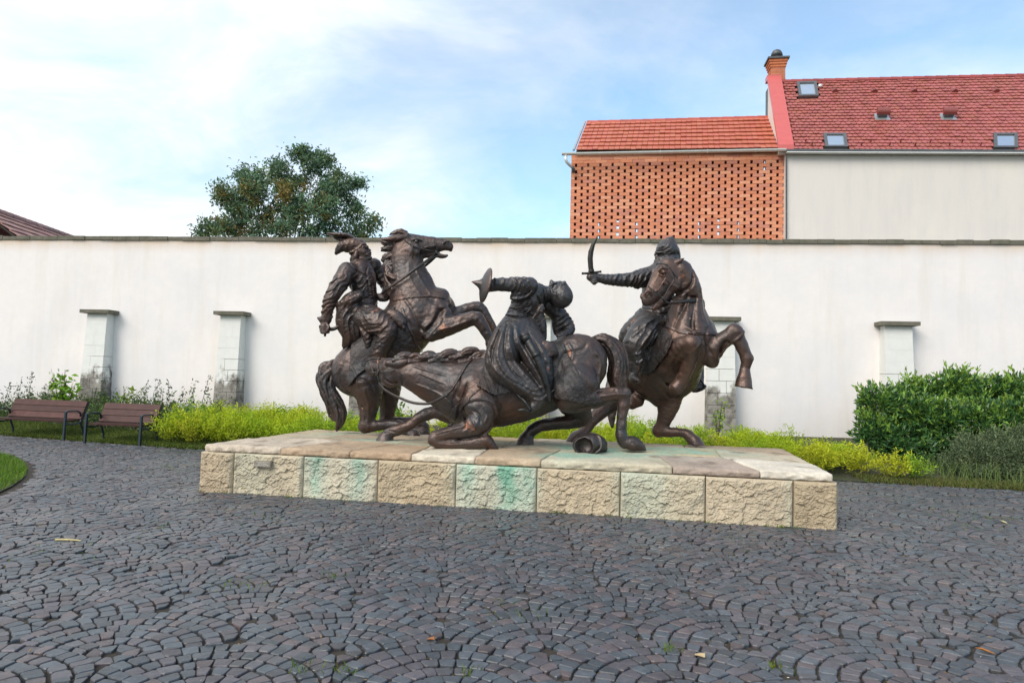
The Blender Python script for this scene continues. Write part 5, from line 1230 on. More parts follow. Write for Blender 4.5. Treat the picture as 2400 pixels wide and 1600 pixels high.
locks('tail', h1, 11.6, R1, [[(250, 985, 0, 34), (180, 1020, -.02, 46), (150, 1090, -.03, 36), (172, 1180, -.03, 30), (215, 1270, -.02, 26), (235, 1350, 0, 16), (205, 1330, 0, 5)],
    [(245, 1000, .02, 34), (195, 1050, .03, 44), (190, 1130, .03, 42), (225, 1210, .02, 40), (262, 1280, 0, 40), (275, 1340, 0, 34), (265, 1400, 0, 16), (250, 1424, 0, 5)],
    [(220, 1010, -.07, 26), (170, 1080, -.09, 26), (190, 1170, -.09, 26), (240, 1260, -.07, 24), (262, 1350, -.06, 20), (245, 1420, -.03, 5)],
    [(230, 1060, -.06, 20), (222, 1150, -.09, 22), (268, 1230, -.08, 22), (300, 1310, -.05, 18), (285, 1390, -.02, 6)], [(150, 1060, -.05, 20), (148, 1130, -.06, 22), (185, 1230, -.06, 18), (200, 1330, -.04, 5)]])
H1.shell('saddle_cloth', M_FLEECE, h1, .055, poly=[(372, 820), (375, 1000), (370, 1135), (400, 1110), (440, 1060), (480, 1030), (560, 1010), (700, 930), (790, 900), (760, 800), (640, 620), (480, 700)], tooth=.006)
H1.shell('breast_strap', M_BRONZE, h1, .016, band=[(640, 575), (760, 560), (880, 548), (965, 560)], w=11)
H1.shell('girth_strap', M_BRONZE, h1, .020, band=[(700, 640), (760, 780), (800, 900)], w=10)
H1.tubes('reins', M_BRONZE, h1, [[(1640, 385, -.13), (1400, 550, -.27), (1200, 700, -.30), (1050, 800, -.26), (960, 865, -.2), (905, 915, -.1)], [(1650, 395, .13), (1560, 480, .17), (1470, 555, .2)], [(1015, 965, .15), (960, 1005, .1), (900, 1010, .05)]], 20, .45, fr=Z3)
H1.tubes('bridle', M_BRONZE, h1, [[(1660, 350, -.115), (1480, 320, -.165), (1330, 270, -.185), (1210, 190, -.15)], [(1660, 345, -.115), (1640, 250, -.12), (1610, 155, -.08)], [(1640, 330, -.125, 26), (1650, 400, -.125, 26)], [(1270, 130, -.09), (1300, 230, -.165), (1330, 330, -.2), (1320, 440, -.16)]], 9, .7, fr=Z3)

r1 = thing('rider_statue', 'bronze rider in a winged cap twisting back on the rearing horse', 'statue', tuple(H1.W(440, 700)), 'bronze riders')
S = Sculpt(11.6, Z3, .008)
S.limb([(650, 1200, 0, 185, 1.1), (690, 1040, 0, 150, 1.1), (660, 860, 0, 168, 1.1), (620, 700, 0, 195, 1.15), (610, 580, 0, 150, 1.2)], .04)
S.ball(440, 620, -.24, 130, 120, 110, 0, .06); S.ball(790, 540, .24, 105, 100, 100, 0, .06)
S.limb([(430, 610, -.26, 122), (320, 800, -.34, 118), (205, 985, -.40, 98), (165, 1140, -.40, 80), (140, 1255, -.40, 62)], .04)
S.limb([(205, 1235, -.40, 30), (130, 1280, -.40, 66, .9), (35, 1250, -.40, 18)], .02)                  # flared cuff
S.limb([(140, 1290, -.40, 50), (122, 1360, -.40, 62), (110, 1410, -.40, 58)], .02)                    # fist and its fingers
for q in range(4): S.limb([(60+q*6, 1360+q*28, -.46, 18), (95, 1362+q*29, -.50, 19), (145, 1366+q*27, -.49, 18), (178, 1372+q*24, -.45, 16)], .008)
S.limb([(150, 1330, -.47, 20), (180, 1370, -.49, 19), (160, 1420, -.50, 15)], .008)
S.limb([(790, 540, .26, 100), (880, 690, .30, 92), (975, 820, .28, 84), (965, 920, .20, 74), (905, 965, .08, 56)], .035)
S.limb([(850, 945, .02, 28), (900, 990, 0, 30), (940, 960, 0, 26)], .02); S.ball(890, 970, .04, 62, 56, 50, 0, .02)
for q in range(4): S.limb([(855+q*22, 925+q*8, -.03, 15), (868+q*20, 975+q*6, -.05, 16), (880+q*18, 1015, -.02, 14)], .008)
S.limb([(640, 590, 0, 92), (640, 470, 0, 80)], .03)
# head turned to the right, looking up at the horse's head
S.ball(610, 355, 0, 125, 125, 105, 0, .03); S.ball(672, 385, 0, 72, 92, 78, -10, .03)
S.limb([(694, 290, 0, 20), (722, 318, 0, 17), (738, 330, 0, 15)], .012); S.ball(742, 362, 0, 20, 12, 30, 0, .008); S.ball(744, 388, 0, 18, 11, 26, 0, .008); S.limb([(735, 352, -.05, 9), (700, 385, -.09, 9)], .01)
S.ball(738, 432, 0, 32, 28, 36, 0, .015); S.limb([(640, 455, -.07, 22), (735, 440, -.02, 24)], .03); S.limb([(650, 280, -.09, 17), (702, 282, -.03, 20), (650, 280, .09, 17)], .015)
S.ball(692, 312, -.055, 20, 13, 20, 10, .01, -1); S.ball(688, 314, -.05, 13, 10, 12, 0, .004); S.ball(660, 350, -.085, 26, 18, 20, 0, .03)
for q in range(5): S.limb([(560-q*10, 350+q*10, -.12+.02*q, 26), (540-q*12, 420+q*6, -.125+.02*q, 30), (545-q*14, 490, -.11+.02*q, 20)], .012)      # hair
for sgn in (-1, 1): S.limb([(560, 500, sgn*.12, 22), (640, 640, sgn*.17-.02, 24), (720, 740, sgn*.1-.1, 18)], .012)                                # collar
for q in range(7): S.ball(765+q*5, 760+q*34, -.16, 12, 12, 12, 0, .004); S.ball(715+q*7, 770+q*32, -.20, 10, 10, 10, 0, .004)
S.limb([(745, 730, -.19, 14), (670, 830, -.24, 16), (590, 940, -.30, 18)], .012)
S.fr = R1
S.limb([(440, 690, -.28, 98), (520, 715, -.42, 88), (590, 768, -.50, 64), (565, 835, -.50, 56), (530, 920, -.48, 48), (510, 1000, -.46, 40)], .04)
S.limb([(440, 690, .28, 98), (520, 725, .42, 84), (590, 780, .48, 60), (560, 860, .48, 50), (520, 1000, .46, 40)], .04)
S.limb([(505, 1000, -.47, 36), (560, 1030, -.50, 30), (610, 1036, -.50, 20)], .02)
S.limb([(430, 720, -.40, 40), (445, 790, -.42, 36), (455, 855, -.43, 22), (445, 884, -.43, 6)], .02)
S.fr = Z3
S.folds(300, 830, -.38, 330, 35, 75, .016, 1); S.folds(180, 1080, -.42, 230, 60, 62, .014, 2); S.folds(640, 780, -.15, 300, 60, 95, .012, 3); S.folds(900, 1280, -.48, 330, 50, 85, .018, 4); S.folds(680, 1050, -.1, 230, 85, 60, .012, 5); S.folds(900, 720, .25, 250, 45, 80, .014, 6); S.folds(820, 1500, -.48, 300, 75, 70, .016, 7)
S.fr = R1
S.crease([[(300, 430), (270, 470), (225, 480)], [(310, 480), (270, 520), (215, 540)], [(290, 540), (250, 580), (190, 590)], [(260, 590), (220, 620), (175, 625)], [(245, 640), (205, 660), (165, 655)], [(350, 420), (370, 480), (360, 540)], [(400, 470), (430, 520), (500, 540)], [(430, 600), (480, 620), (530, 610)], [(420, 640), (480, 670), (560, 660)]], 7, .013)
S.crease([[(470, 680), (520, 740), (600, 730)], [(450, 720), (500, 790), (590, 780)], [(430, 750), (480, 820), (540, 830)], [(620, 750), (570, 800), (530, 800)], [(610, 820), (560, 850), (520, 840)], [(590, 860), (550, 890), (505, 880)], [(570, 910), (530, 930), (490, 920)]], 7, .014)
S.crease([[(345, 330), (400, 390), (470, 430)], [(380, 560), (450, 570), (530, 555)], [(470, 330), (460, 400), (470, 470), (480, 560)], [(390, 500), (450, 530), (510, 520)]], 6, -.012)
S.mesh('body', M_BRONZE, r1, (.003, .07, 2)); RD1 = S
S = Sculpt(11.6, Z3, .009)
S.limb([(590, 262, 0, 92, 1.1), (490, 262, 0, 112, 1.05), (395, 262, 0, 90), (320, 315, 0, 54), (278, 368, 0, 26)], .02)
S.limb([(655, 262, 0, 42, 2.2), (600, 320, 0, 42, 2.6), (500, 372, 0, 40, 2.4)], .02); S.limb([(660, 255, 0, 30, 1.5), (690, 268, 0, 12, 2.5)], .015)
for q in range(3): S.limb([(560-q*60, 180+q*10, -.16, 8), (500-q*60, 260+q*15, -.2, 11), (420-q*55, 340+q*10, -.17, 8)], .02, 3, -1)
S.folds(420, 270, 0, 260, 30, 75, .012, 3); S.mesh('fur_cap', M_BRONZE, r1, (.003, .05, 4))
S = Sculpt(11.6, Z3, .009); S.limb([(158, 102, -.02, 12, 2.5), (240, 116, -.02, 26, 3.), (340, 126, -.02, 34, 3.), (430, 134, -.02, 34, 2.6), (500, 160, 0, 30, 2.)], .02); S.limb([(260, 150, -.02, 20), (310, 185, 0, 16), (400, 190, 0, 20)], .03)
for q in range(4): S.limb([(230+q*40, 100, -.08, 5), (290+q*45, 180, -.08, 7)], .012, 2, -1)
S.mesh('wing_plume', M_BRONZE, r1, (.002, .05, 5))
S = Sculpt(11.6, R1, .010)
S.limb([(395, 540, -.36, 36), (345, 575, -.36, 58), (312, 640, -.34, 66), (315, 730, -.32, 66), (335, 800, -.30, 52), (305, 860, -.28, 22), (293, 884, -.28, 6)], .03)
S.limb([(250, 600, -.40, 16), (320, 580, -.46, 30), (400, 540, -.44, 24)], .02); S.limb([(380, 640, -.34, 50), (385, 740, -.32, 48), (375, 810, -.3, 30)], .03)
S.folds(315, 700, -.4, 190, 10, 46, .022, 1); S.folds(340, 590, -.42, 110, 40, 34, .016, 2); S.mesh('pelisse', M_BRONZE, r1, (.004, .05, 6))
RD1.tubes('sabre', M_BRONZE, r1, [[(126, 1320, -.42, 24), (128, 1400, -.42, 22), (126, 1500, -.42, 20)], [(150, 1400, -.42, 26), (230, 1400, -.42, 25), (290, 1375, -.41, 24), (350, 1310, -.40, 18), (420, 1230, -.3, 10)]], 18, .8, fr=Z3)
S = Sculpt(11.6, R1, .010); S.limb([(600, 655, -.40, 30), (640, 680, -.43, 44, .7), (672, 715, -.44, 40, .7)], .02); S.limb([(545, 648, -.34, 15), (590, 655, -.36, 18)], .015); S.limb([(672, 715, -.46, 16), (690, 750, -.46, 14)], .01)
S.mesh('saddle_holster', M_BRONZE, h1, (.003, .05, 8))
# ------------------------------------------------------------------ middle: fallen horse and its rider
h2 = thing('horse_statue', 'bronze horse collapsed on its folded forelegs in the middle of the plinth', 'statue', (.2, 10.0, ZT), 'bronze horses on the plinth')
S = Sculpt(10.0, R2, .0105)
S.limb([(130, 1065, 0, 230, .8), (300, 1060, 0, 262, .85), (520, 1020, 0, 258, .9), (740, 950, 0, 240, .92), (930, 865, 0, 222, .95)], .06)
S.ball(960, 860, -.20, 215, 225, 130, 10, .09); S.ball(960, 860, .22, 210, 220, 130, 10, .09)
S.fr = Z7
S.limb([(430, 470, .06, 108, .75), (560, 510, .03, 140, .68), (700, 547, 0, 172, .66), (870, 603, 0, 222, .66), (1010, 645, 0, 258, .68), (1200, 690, 0, 290, .7), (1330, 720, 0, 300, .75)], .06)
S.limb([(1330, 690, -.30, 170, .7), (1420, 850, -.38, 195, .7), (1440, 960, -.40, 160, .8), (1400, 1060, -.40, 140)], .09)                                  # near shoulder and forearm
S.limb([(1400, 1075, -.40, 135), (1260, 1130, -.42, 104), (1090, 1168, -.43, 78), (960, 1205, -.43, 72), (918, 1232, -.43, 70)], .04)
S.limb([(915, 1255, -.43, 66), (1010, 1288, -.43, 62), (1150, 1292, -.43, 56), (1290, 1288, -.43, 62), (1380, 1270, -.43, 66)], .018)
S.limb([(1410, 1268, -.43, 62), (1470, 1262, -.43, 78), (1545, 1318, -.43, 44), (1592, 1346, -.43, 16)], .02); S.limb([(930, 1222, -.58, 8), (1100, 1216, -.58, 9), (1330, 1196, -.58, 10)], .03, 3, -1)
S.ball(905, 1235, -.43, 58, 72, 60, 0, .03)
S.limb([(1200, 990, .28, 110), (1060, 975, .32, 92), (930, 948, .34, 72), (790, 985, .34, 62), (640, 1095, .34, 54), (520, 1138, .34, 62), (440, 1172, .34, 58), (400, 1205, .34, 62)], .045)
S.limb([(425, 1180, .34, 56), (398, 1215, .34, 72), (372, 1272, .34, 96)], .012); S.plane(380, 1268, .34, 0, 1, 150); S.crease([[(330, 1180), (390, 1165), (480, 1185)]], 10, -.012, far=.6); S.ball(820, 975, .34, 70, 62, 60, 0, .03)
# head swings away behind the neck: poll, cheek and the band across the brow are what shows
S.limb([(440, 480, .08, 112, .7), (345, 462, .22, 106, .7), (285, 462, .42, 98, .8), (258, 470, .60, 86, .85), (246, 480, .74, 74)], .03); S.ball(440, 580, .05, 105, 105, 80, 0, .05)
S.limb([(420, 420, -.02, 36), (520, 425, -.09, 44, .6), (590, 405, -.10, 34, .6), (640, 383, -.10, 8)], .02); S.limb([(480, 440, -.14, 10), (560, 425, -.16, 16), (610, 400, -.14, 8)], .012, 3, -1)
for q in range(4): S.limb([(860+q*60, 470+q*30, -.33, 8), (830+q*80, 620+q*20, -.36, 12), (960+q*70, 760+q*10, -.36, 8)], .05, 3, -1)
S.limb([(1180, 880, -.42, 18), (1230, 700, -.46, 26), (1340, 600, -.5, 18)], .06, 3, -1); S.limb([(1300, 820, -.62, 10), (1420, 800, -.66, 12), (1540, 790, -.6, 8)], .04, 3, -1); S.limb([(1560, 830, -.6, 14), (1590, 960, -.6, 16), (1520, 1120, -.58, 12)], .05, 3, -1); S.limb([(1350, 880, -.66, 10), (1450, 930, -.68, 12), (1480, 1040, -.64, 8)], .04, 3, -1)
S.fr = R2
S.limb([(960, 1000, -.34, 160), (900, 1090, -.40, 125), (1000, 1110, -.42, 92), (1140, 1096, -.42, 66), (1240, 1078, -.42, 54), (1292, 1082, -.42, 46)], .06)
S.limb([(1295, 1085, -.42, 46), (1290, 1140, -.42, 46), (1281, 1220, -.42, 39), (1272, 1320, -.42, 40), (1276, 1385, -.42, 46), (1300, 1438, -.42, 42)], .025)
S.limb([(1318, 1432, -.42, 48), (1372, 1444, -.42, 54), (1415, 1470, -.42, 34), (1452, 1490, -.42, 10)], .012); S.plane(1380, 1493, -.42, 0, 1, 110); S.crease([[(1300, 1400), (1335, 1420), (1345, 1470)]], 8, -.012); S.ball(1312, 1062, -.42, 34, 34, 40, 0, .02)
S.limb([(1255, 1130, -.50, 6), (1250, 1340, -.5, 6)], .02, 2, -1); S.limb([(1308, 1140, -.51, 7), (1298, 1340, -.5, 7)], .02, 2, -1)
S.limb([(900, 1080, .25, 150), (960, 1180, .30, 92), (985, 1250, .32, 66), (880, 1282, .32, 52), (740, 1296, .32, 46), (640, 1325, .32, 44), (590, 1375, .32, 40)], .05)
S.limb([(590, 1378, .32, 42), (574, 1415, .32, 56), (562, 1458, .32, 68)], .012); S.plane(570, 1452, .32, 0, 1, 110)
S.limb([(840, 1000, -.50, 14), (820, 1080, -.50, 18), (860, 1150, -.46, 14)], .05, 3, -1); S.limb([(1100, 800, -.45, 14), (1120, 900, -.45, 18), (1080, 1000, -.44, 12)], .06, 3, -1); S.limb([(1100, 1070, -.52, 8), (1230, 1050, -.5, 8)], .02, 2, -1)
S.crease([[(1010, 700), (960, 760), (840, 790), (800, 880)], [(860, 1180), (1000, 1160), (1200, 1120)], [(1160, 820), (1150, 930), (1090, 1020)]], 12, -.016)
S.crease([[(1090, 1085), (1200, 1070), (1290, 1075)], [(1305, 1110), (1300, 1200), (1290, 1320)], [(1265, 1120), (1258, 1220), (1250, 1330)], [(860, 700), (900, 780), (880, 860)], [(1060, 760), (1100, 860), (1080, 960)]], 9, .012)
S.fr = Z7
S.crease([[(1220, 560), (1180, 700), (1130, 830), (1150, 950)], [(1300, 600), (1260, 740), (1200, 880), (1180, 980)], [(1300, 850), (1380, 820), (1500, 830), (1580, 880)], [(1330, 900), (1420, 960), (1430, 1060)], [(1560, 860), (1580, 980), (1520, 1100), (1420, 1170)], [(1250, 980), (1290, 1060), (1240, 1110)], [(560, 560), (580, 640), (540, 680)], [(380, 590), (460, 640), (540, 610)]], 12, -.018)
S.crease([[(650, 430), (800, 480), (950, 520), (1100, 560)], [(700, 640), (850, 690), (1000, 760), (1100, 850)], [(760, 520), (900, 580), (1050, 640)], [(1340, 1000), (1380, 1080), (1320, 1140)], [(1460, 850), (1500, 950), (1470, 1060)], [(960, 1150), (1100, 1110), (1250, 1070)], [(960, 1245), (1120, 1260), (1300, 1250)], [(700, 1010), (820, 940), (950, 920)]], 11, .013)
S.fr = R2
S.mesh('body', M_BRONZE, h2, (.005, .14, 11)); H2 = S
L = []
for i, (x, y) in enumerate(((590, 330), (700, 335), (850, 322), (960, 335), (1075, 305), (1190, 320), (1300, 282), (1410, 310), (1500, 315))):
    w, hh = (105, 52) if i % 2 == 0 else (95, 40)
    if i >= 4: w, hh = w*1.2, hh*1.25
    for q in range(3): L.append([(x-w*.85, y+hh*1.1-q*8, -.07+q*.06, hh*.55), (x-w*.25, y+hh*.40-q*7, -.08+q*.06, hh*.72), (x+w*.4, y+hh*.2-q*6, -.07+q*.06, hh*.6), (x+w*.85, y+hh*.6, -.06+q*.06, hh*.3)])
    L.append([(x-w*.8, 385, -.06, 52), (x+w*.4, 372, -.04, 56)])
locks('mane', h2, 10.0, Z7, L, .009)
L = []
for q in range(6):
    o_ = (q-2.5)*20; dd_ = -.10+.05*abs(q-2.5)
    L.append([(1060, 700-q*4, -.05+q*.03, 26), (1140+o_*.5, 672-q*6+abs(o_)*.5, dd_, 30), (1225+o_*.9, 745-o_*.35, dd_-.03, 27), (1255+o_*1.05, 850, dd_-.05, 26), (1248+o_*1.1+8*math.sin(q*2), 950, dd_-.05, 25), (1262+o_*.9-8*math.sin(q*3), 1040, dd_-.04, 20), (1275+o_*.6, 1110, dd_-.02, 9)])
locks('tail', h2, 10.0, R2, L, .009)
H2.shell('saddle_cloth', M_FLEECE, h2, .052, poly=[(560, 690), (830, 690), (860, 780), (935, 930), (1025, 1040), (1112, 1140), (1050, 1162), (900, 1130), (780, 1105), (650, 1055), (480, 1060), (350, 1085), (220, 1010), (250, 900), (330, 760)], tooth=.007, side=-1, wav=.002)
H2.shell('breast_strap', M_BRONZE, h2, .018, band=[(240, 1010, 0), (180, 1060, 0), (130, 1130, 0), (60, 1200, 0), (30, 1270, 0)], w=30, tooth=.012)
H2.shell('neck_strap', M_BRONZE, h2, .016, fr=Z7, band=[(1390, 280), (1280, 420), (1180, 600), (1120, 700), (1060, 760)], w=13)
H2.tubes('reins', M_BRONZE, h2, [[(300, 545, -.10), (325, 650, -.12), (400, 720, -.15), (520, 785, -.18), (680, 845, -.24), (850, 855, -.30), (960, 810, -.38), (1060, 755, -.44)]], 15, .6, fr=Z7)
H2.tubes('bridle', M_BRONZE, h2, [[(205, 380, .3, 14), (240, 370, .12, 14), (330, 372, .02, 14)], [(220, 520, .3), (300, 515, -.07), (400, 510, -.13), (490, 495, -.16)], [(300, 380, .0, 10), (310, 470, -.10, 12), (300, 560, -.1, 18)], [(190, 420, .4, 14), (240, 470, .2, 16), (260, 540, .1, 14)]], 8, .8, fr=Z7)
r2_ = thing('rider_statue', 'bronze warrior, shaven head thrown back, holding out a small round shield', 'statue', tuple(H2.W(560, 640)), 'bronze riders')
S = Sculpt(10.0, Z5, .008)
S.limb([(700, 1180, 0, 225, 1.05), (745, 1060, 0, 205, 1.1), (840, 900, 0, 222, 1.1), (950, 720, 0, 228, 1.1), (1060, 610, 0, 190, 1.1)], .05)
S.limb([(960, 470, -.26, 138), (820, 462, -.34, 128), (680, 462, -.38, 116), (540, 455, -.40, 108), (400, 462, -.42, 104), (290, 488, -.43, 92), (240, 500, -.43, 70)], .05)
S.limb([(920, 580, -.28, 90), (780, 620, -.33, 92), (720, 650, -.34, 66)], .05)                        # hanging sleeve
S.limb([(1260, 780, .22, 150), (1390, 900, .28, 140), (1520, 1060, .30, 132), (1590, 1160, .28, 104), (1560, 1230, .22, 80)], .05)
S.limb([(1440, 950, .24, 110), (1400, 1100, .26, 84), (1400, 1220, .26, 56)], .04)
S.limb([(1560, 1220, .20, 60), (1500, 1255, .14, 62), (1430, 1275, .10, 46)], .02)
for q in range(4): S.limb([(1560-q*26, 1225+q*8, .14, 22), (1530-q*30, 1270+q*6, .07, 21), (1500-q*30, 1312+q*4, .03, 16)], .01)
S.limb([(1040, 980, 0, 170), (1110, 1140, 0, 130), (1160, 1300, 0, 80)], .05); S.limb([(880, 1120, -.1, 150), (900, 1300, -.1, 130)], .05)
S.limb([(1120, 620, 0, 130), (1240, 590, 0, 112), (1330, 590, 0, 108)], .04)
# head thrown back, face to the sky
S.ball(1478, 655, 0, 178, 192, 160, 30, .03); S.limb([(1390, 520, 0, 118, .9), (1440, 510, 0, 110, .9), (1490, 520, 0, 105, .9)], .03)
S.limb([(1340, 470, 0, 56, 1.0), (1318, 425, 0, 38, .9), (1308, 405, 0, 26, .8)], .02); S.limb([(1380, 440, 0, 30, 1.6), (1400, 432, 0, 22, 1.5)], .012)
S.limb([(1425, 440, 0, 26), (1452, 415, 0, 24), (1490, 440, 0, 18)], .012); S.limb([(1505, 440, -.07, 22), (1518, 425, 0, 30), (1505, 440, .07, 22)], .012); S.ball(1475, 455, -.085, 26, 18, 22, 30, .012, -1); S.ball(1475, 458, -.08, 15, 12, 13, 0, .004)
S.limb([(1300, 520, -.13, 16), (1320, 555, -.165, 20), (1345, 610, -.17, 20), (1385, 600, -.17, 18), (1390, 565, -.168, 16)], .01, 4); S.ball(1355, 578, -.185, 26, 26, 20, 0, .008, -1)
S.limb([(1300, 470, -.10, 20), (1330, 440, -.09, 18), (1385, 430, -.08, 14)], .014); S.limb([(1150, 800, -.26, 46), (1110, 870, -.28, 44), (1090, 930, -.27, 30)], .02); S.limb([(1075, 905, -.28, 18), (1020, 1000, -.26, 20), (1040, 1070, -.25, 20), (1130, 1080, -.22, 18), (1200, 990, -.2, 14)], .012)
S.ball(1180, 840, -.26, 34, 30, 30, 0, .01); S.ball(1120, 830, -.29, 26, 24, 24, 0, .01); S.ball(1150, 880, -.29, 30, 26, 26, 0, .01)
S.fr = R2
S.limb([(500, 590, -.24, 120), (430, 720, -.40, 132), (385, 850, -.48, 112), (440, 920, -.50, 104), (540, 990, -.51, 90), (630, 1060, -.52, 72), (660, 1110, -.52, 54)], .06)
S.limb([(560, 640, -.24, 120), (640, 800, -.42, 116), (690, 930, -.46, 88), (720, 1030, -.48, 50)], .06)   # skirt of the robe
S.limb([(650, 1105, -.52, 54), (655, 1140, -.54, 48), (630, 1170, -.55, 36), (612, 1196, -.56, 18)], .025); S.limb([(690, 1100, -.52, 50), (740, 1085, -.52, 34)], .03)
S.limb([(510, 600, .24, 120), (440, 740, .38, 120), (420, 860, .44, 100), (560, 1000, .46, 80), (640, 1120, .46, 50)], .06)
S.crease([[(395, 560), (340, 680), (295, 800), (300, 900)], [(425, 560), (390, 680), (370, 800), (420, 920), (520, 1000)], [(460, 580), (450, 700), (480, 820), (560, 930), (640, 1020)], [(500, 600), (520, 700), (580, 820), (650, 940), (700, 1040)], [(550, 640), (590, 720), (650, 820), (710, 950), (735, 1040)], [(350, 900), (430, 970), (530, 1030), (600, 1080)], [(310, 760), (330, 860), (400, 950)]], 13, .017)
S.crease([[(410, 580), (362, 690), (330, 800), (345, 900)], [(442, 580), (420, 700), (425, 810), (480, 920), (570, 1000)], [(482, 600), (486, 700), (530, 820), (610, 940), (670, 1040)], [(528, 640), (555, 720), (615, 830), (680, 960)], [(620, 690), (680, 800), (725, 920)]], 9, -.018)
S.crease([[(600, 1060), (650, 1075), (700, 1060)], [(610, 1100), (660, 1110), (700, 1095)], [(560, 1010), (620, 1040), (680, 1020)]], 7, .012)
S.fr = Z5
S.folds(760, 520, -.36, 300, 40, 85, .014, 4); S.folds(1000, 700, -.2, 300, 10, 95, .010, 5); S.folds(820, 930, -.2, 250, 65, 85, .016, 6); S.folds(1530, 1030, .25, 260, 60, 85, .020, 7)
S.crease([[(620, 380), (700, 420), (760, 520), (780, 640)], [(700, 370), (800, 430), (860, 540), (840, 660)], [(840, 380), (930, 440), (990, 560), (940, 680)], [(600, 700), (740, 740), (900, 700), (1020, 600)], [(620, 820), (780, 850), (950, 800), (1040, 720)], [(560, 940), (720, 980), (900, 930), (1000, 840)], [(640, 880), (800, 910), (960, 860)], [(1430, 940), (1520, 980), (1570, 1080)], [(1370, 1000), (1460, 1050), (1520, 1140)], [(400, 400), (440, 460), (420, 540)], [(520, 390), (560, 460), (530, 540)]], 15, .015)
S.crease([[(550, 960), (700, 1010), (860, 1010), (980, 960)], [(1060, 640), (1110, 740), (1130, 820)], [(720, 700), (880, 660), (1000, 580)], [(1180, 540), (1200, 640), (1180, 740)]], 11, -.016)
S.mesh('body', M_BRONZE_COOL, r2_, (.0035, .07, 12)); RD2 = S
ctr = RD2.W(215, 455, -.46); ax_ = np.array([-.945, -.27, .19]); b = MB(); rad = RD2.u(278)
b.lathe([(0, -.012), (rad*.5, -.022), (rad*.97, -.055), (rad, -.045), (rad*.96, -.03), (rad*.7, -.004), (rad*.40, .018), (rad*.30, .034), (rad*.20, .060), (rad*.10, .115), (.0, .165)], ctr, ax_, 40); b.build('shield', M_BRONZE_COOL, r2_, smooth=True)
RD2.tubes('scabbard', M_BRONZE_COOL, r2_, [[(570, 650, -.52, 34), (600, 715, -.56, 32), (650, 800, -.62, 28), (705, 930, -.62, 25), (738, 1040, -.60, 22), (748, 1140, -.58, 20)], [(560, 648, -.52, 38), (582, 690, -.54, 38)], [(640, 775, -.61, 33), (652, 805, -.62, 33)]], 26, .8, fr=R2)
S = Sculpt(10.0, Z5, .008); S.limb([(730, 1070, -.34, 52, .5), (735, 1180, -.38, 52, .5), (730, 1270, -.40, 40, .5), (715, 1320, -.40, 10, .5)], .01, 2); S.folds(730, 1200, -.42, 120, 0, 60, .008, 1); S.mesh('belt_pouch', M_BRONZE_COOL, r2_)
S = Sculpt(10.0, R2, .010); S.limb([(660, 730, -.46, 52, .6), (730, 745, -.48, 60, .6), (770, 770, -.47, 38, .6)], .02); S.limb([(690, 770, -.52, 18), (720, 795, -.53, 22), (765, 780, -.5, 16)], .015); S.limb([(650, 640, -.2, 22), (655, 690, -.3, 24)], .01); S.mesh('saddle_bag', M_BRONZE, h2, (.003, .05, 13))
RD2.tubes('stirrup', M_BRONZE_COOL, r2_, [[(500, 1060, -.50), (525, 1095, -.52), (565, 1130, -.60), (605, 1203, -.62), (560, 1192, -.64), (515, 1196, -.62)]], 10, fr=R2)
RD2.tubes('spur', M_BRONZE_COOL, r2_, [[(680, 1120, -.60, 8), (740, 1075, -.58, 9), (790, 1040, -.56, 6)]], 10, fr=R2)
# helmet lying on the stone
hm = Sculpt(9.45, R2, .008); hm.limb([(985, 1452, -.02, 70), (1045, 1440, 0, 82), (1105, 1442, .04, 62), (1130, 1460, .06, 40)], .02); hm.ball(1148, 1478, .06, 24, 26, 24, 0, .01)
hm.limb([(955, 1462, -.20, 62, .9), (1010, 1458, -.09, 60, .9)], .008, 2, -1); hm.limb([(1080, 1375, -.02, 10), (1120, 1400, -.08, 10), (1125, 1470, -.12, 10), (1085, 1510, -.12, 10)], .01)
hl = hm.mesh('fallen_helmet', M_BRONZE, None, (.002, .06, 14)); tag(hl, 'empty bronze helmet lying on its side between the legs of the fallen horse', 'helmet')
# ------------------------------------------------------------------ right: horse wheeling towards us and its sabre-swinging rider
h3 = thing('horse_statue', 'bronze horse wheeling round with one foreleg raised high, at the right of the plinth', 'statue', (2.6, 10.9, ZT), 'bronze horses on the plinth')
S = Sculpt(10.9, R3, .0105)
S.limb([(800, 800, -.35, 165), (740, 880, -.15, 190), (680, 930, .10, 212), (620, 950, .40, 222), (560, 950, .75, 215), (520, 950, 1.0, 190)], .05)
S.ball(680, 1000, .15, 215, 175, 190, -10, .10); S.ball(500, 960, .9, 170, 190, 170, 0, .08)
S.limb([(830, 760, -.38, 165), (815, 660, -.36, 138), (812, 560, -.38, 108), (815, 460, -.42, 92), (800, 380, -.46, 80), (770, 320, -.48, 72)], .07)
S.ball(925, 740, -.34, 80, 120, 100, -15, .08); S.ball(735, 780, -.42, 90, 120, 90, 20, .08); S.ball(830, 760, -.50, 110, 120, 80, 0, .08)
# viewer's right foreleg, raised
S.limb([(915, 810, -.42, 95), (960, 840, -.50, 82), (1030, 790, -.58, 62), (1090, 745, -.64, 52), (1125, 720, -.66, 50)], .05)
S.limb([(955, 850, -.48, 80), (975, 905, -.50, 52), (985, 930, -.50, 26)], .05)
S.limb([(1128, 722, -.66, 48), (1160, 790, -.66, 44), (1196, 868, -.66, 40), (1206, 900, -.66, 40), (1194, 960, -.66, 32), (1190, 985, -.66, 34)], .03); S.ball(1120, 715, -.67, 50, 44, 44, 30, .03); S.ball(1204, 895, -.66, 42, 36, 40, 0, .02)
S.limb([(1191, 985, -.66, 37), (1187, 1030, -.67, 48), (1183, 1096, -.68, 58)], .012); S.plane(1184, 1086, -.68, -.15, 1, 110); S.crease([[(1145, 990), (1190, 1002), (1240, 990)]], 7, -.012)
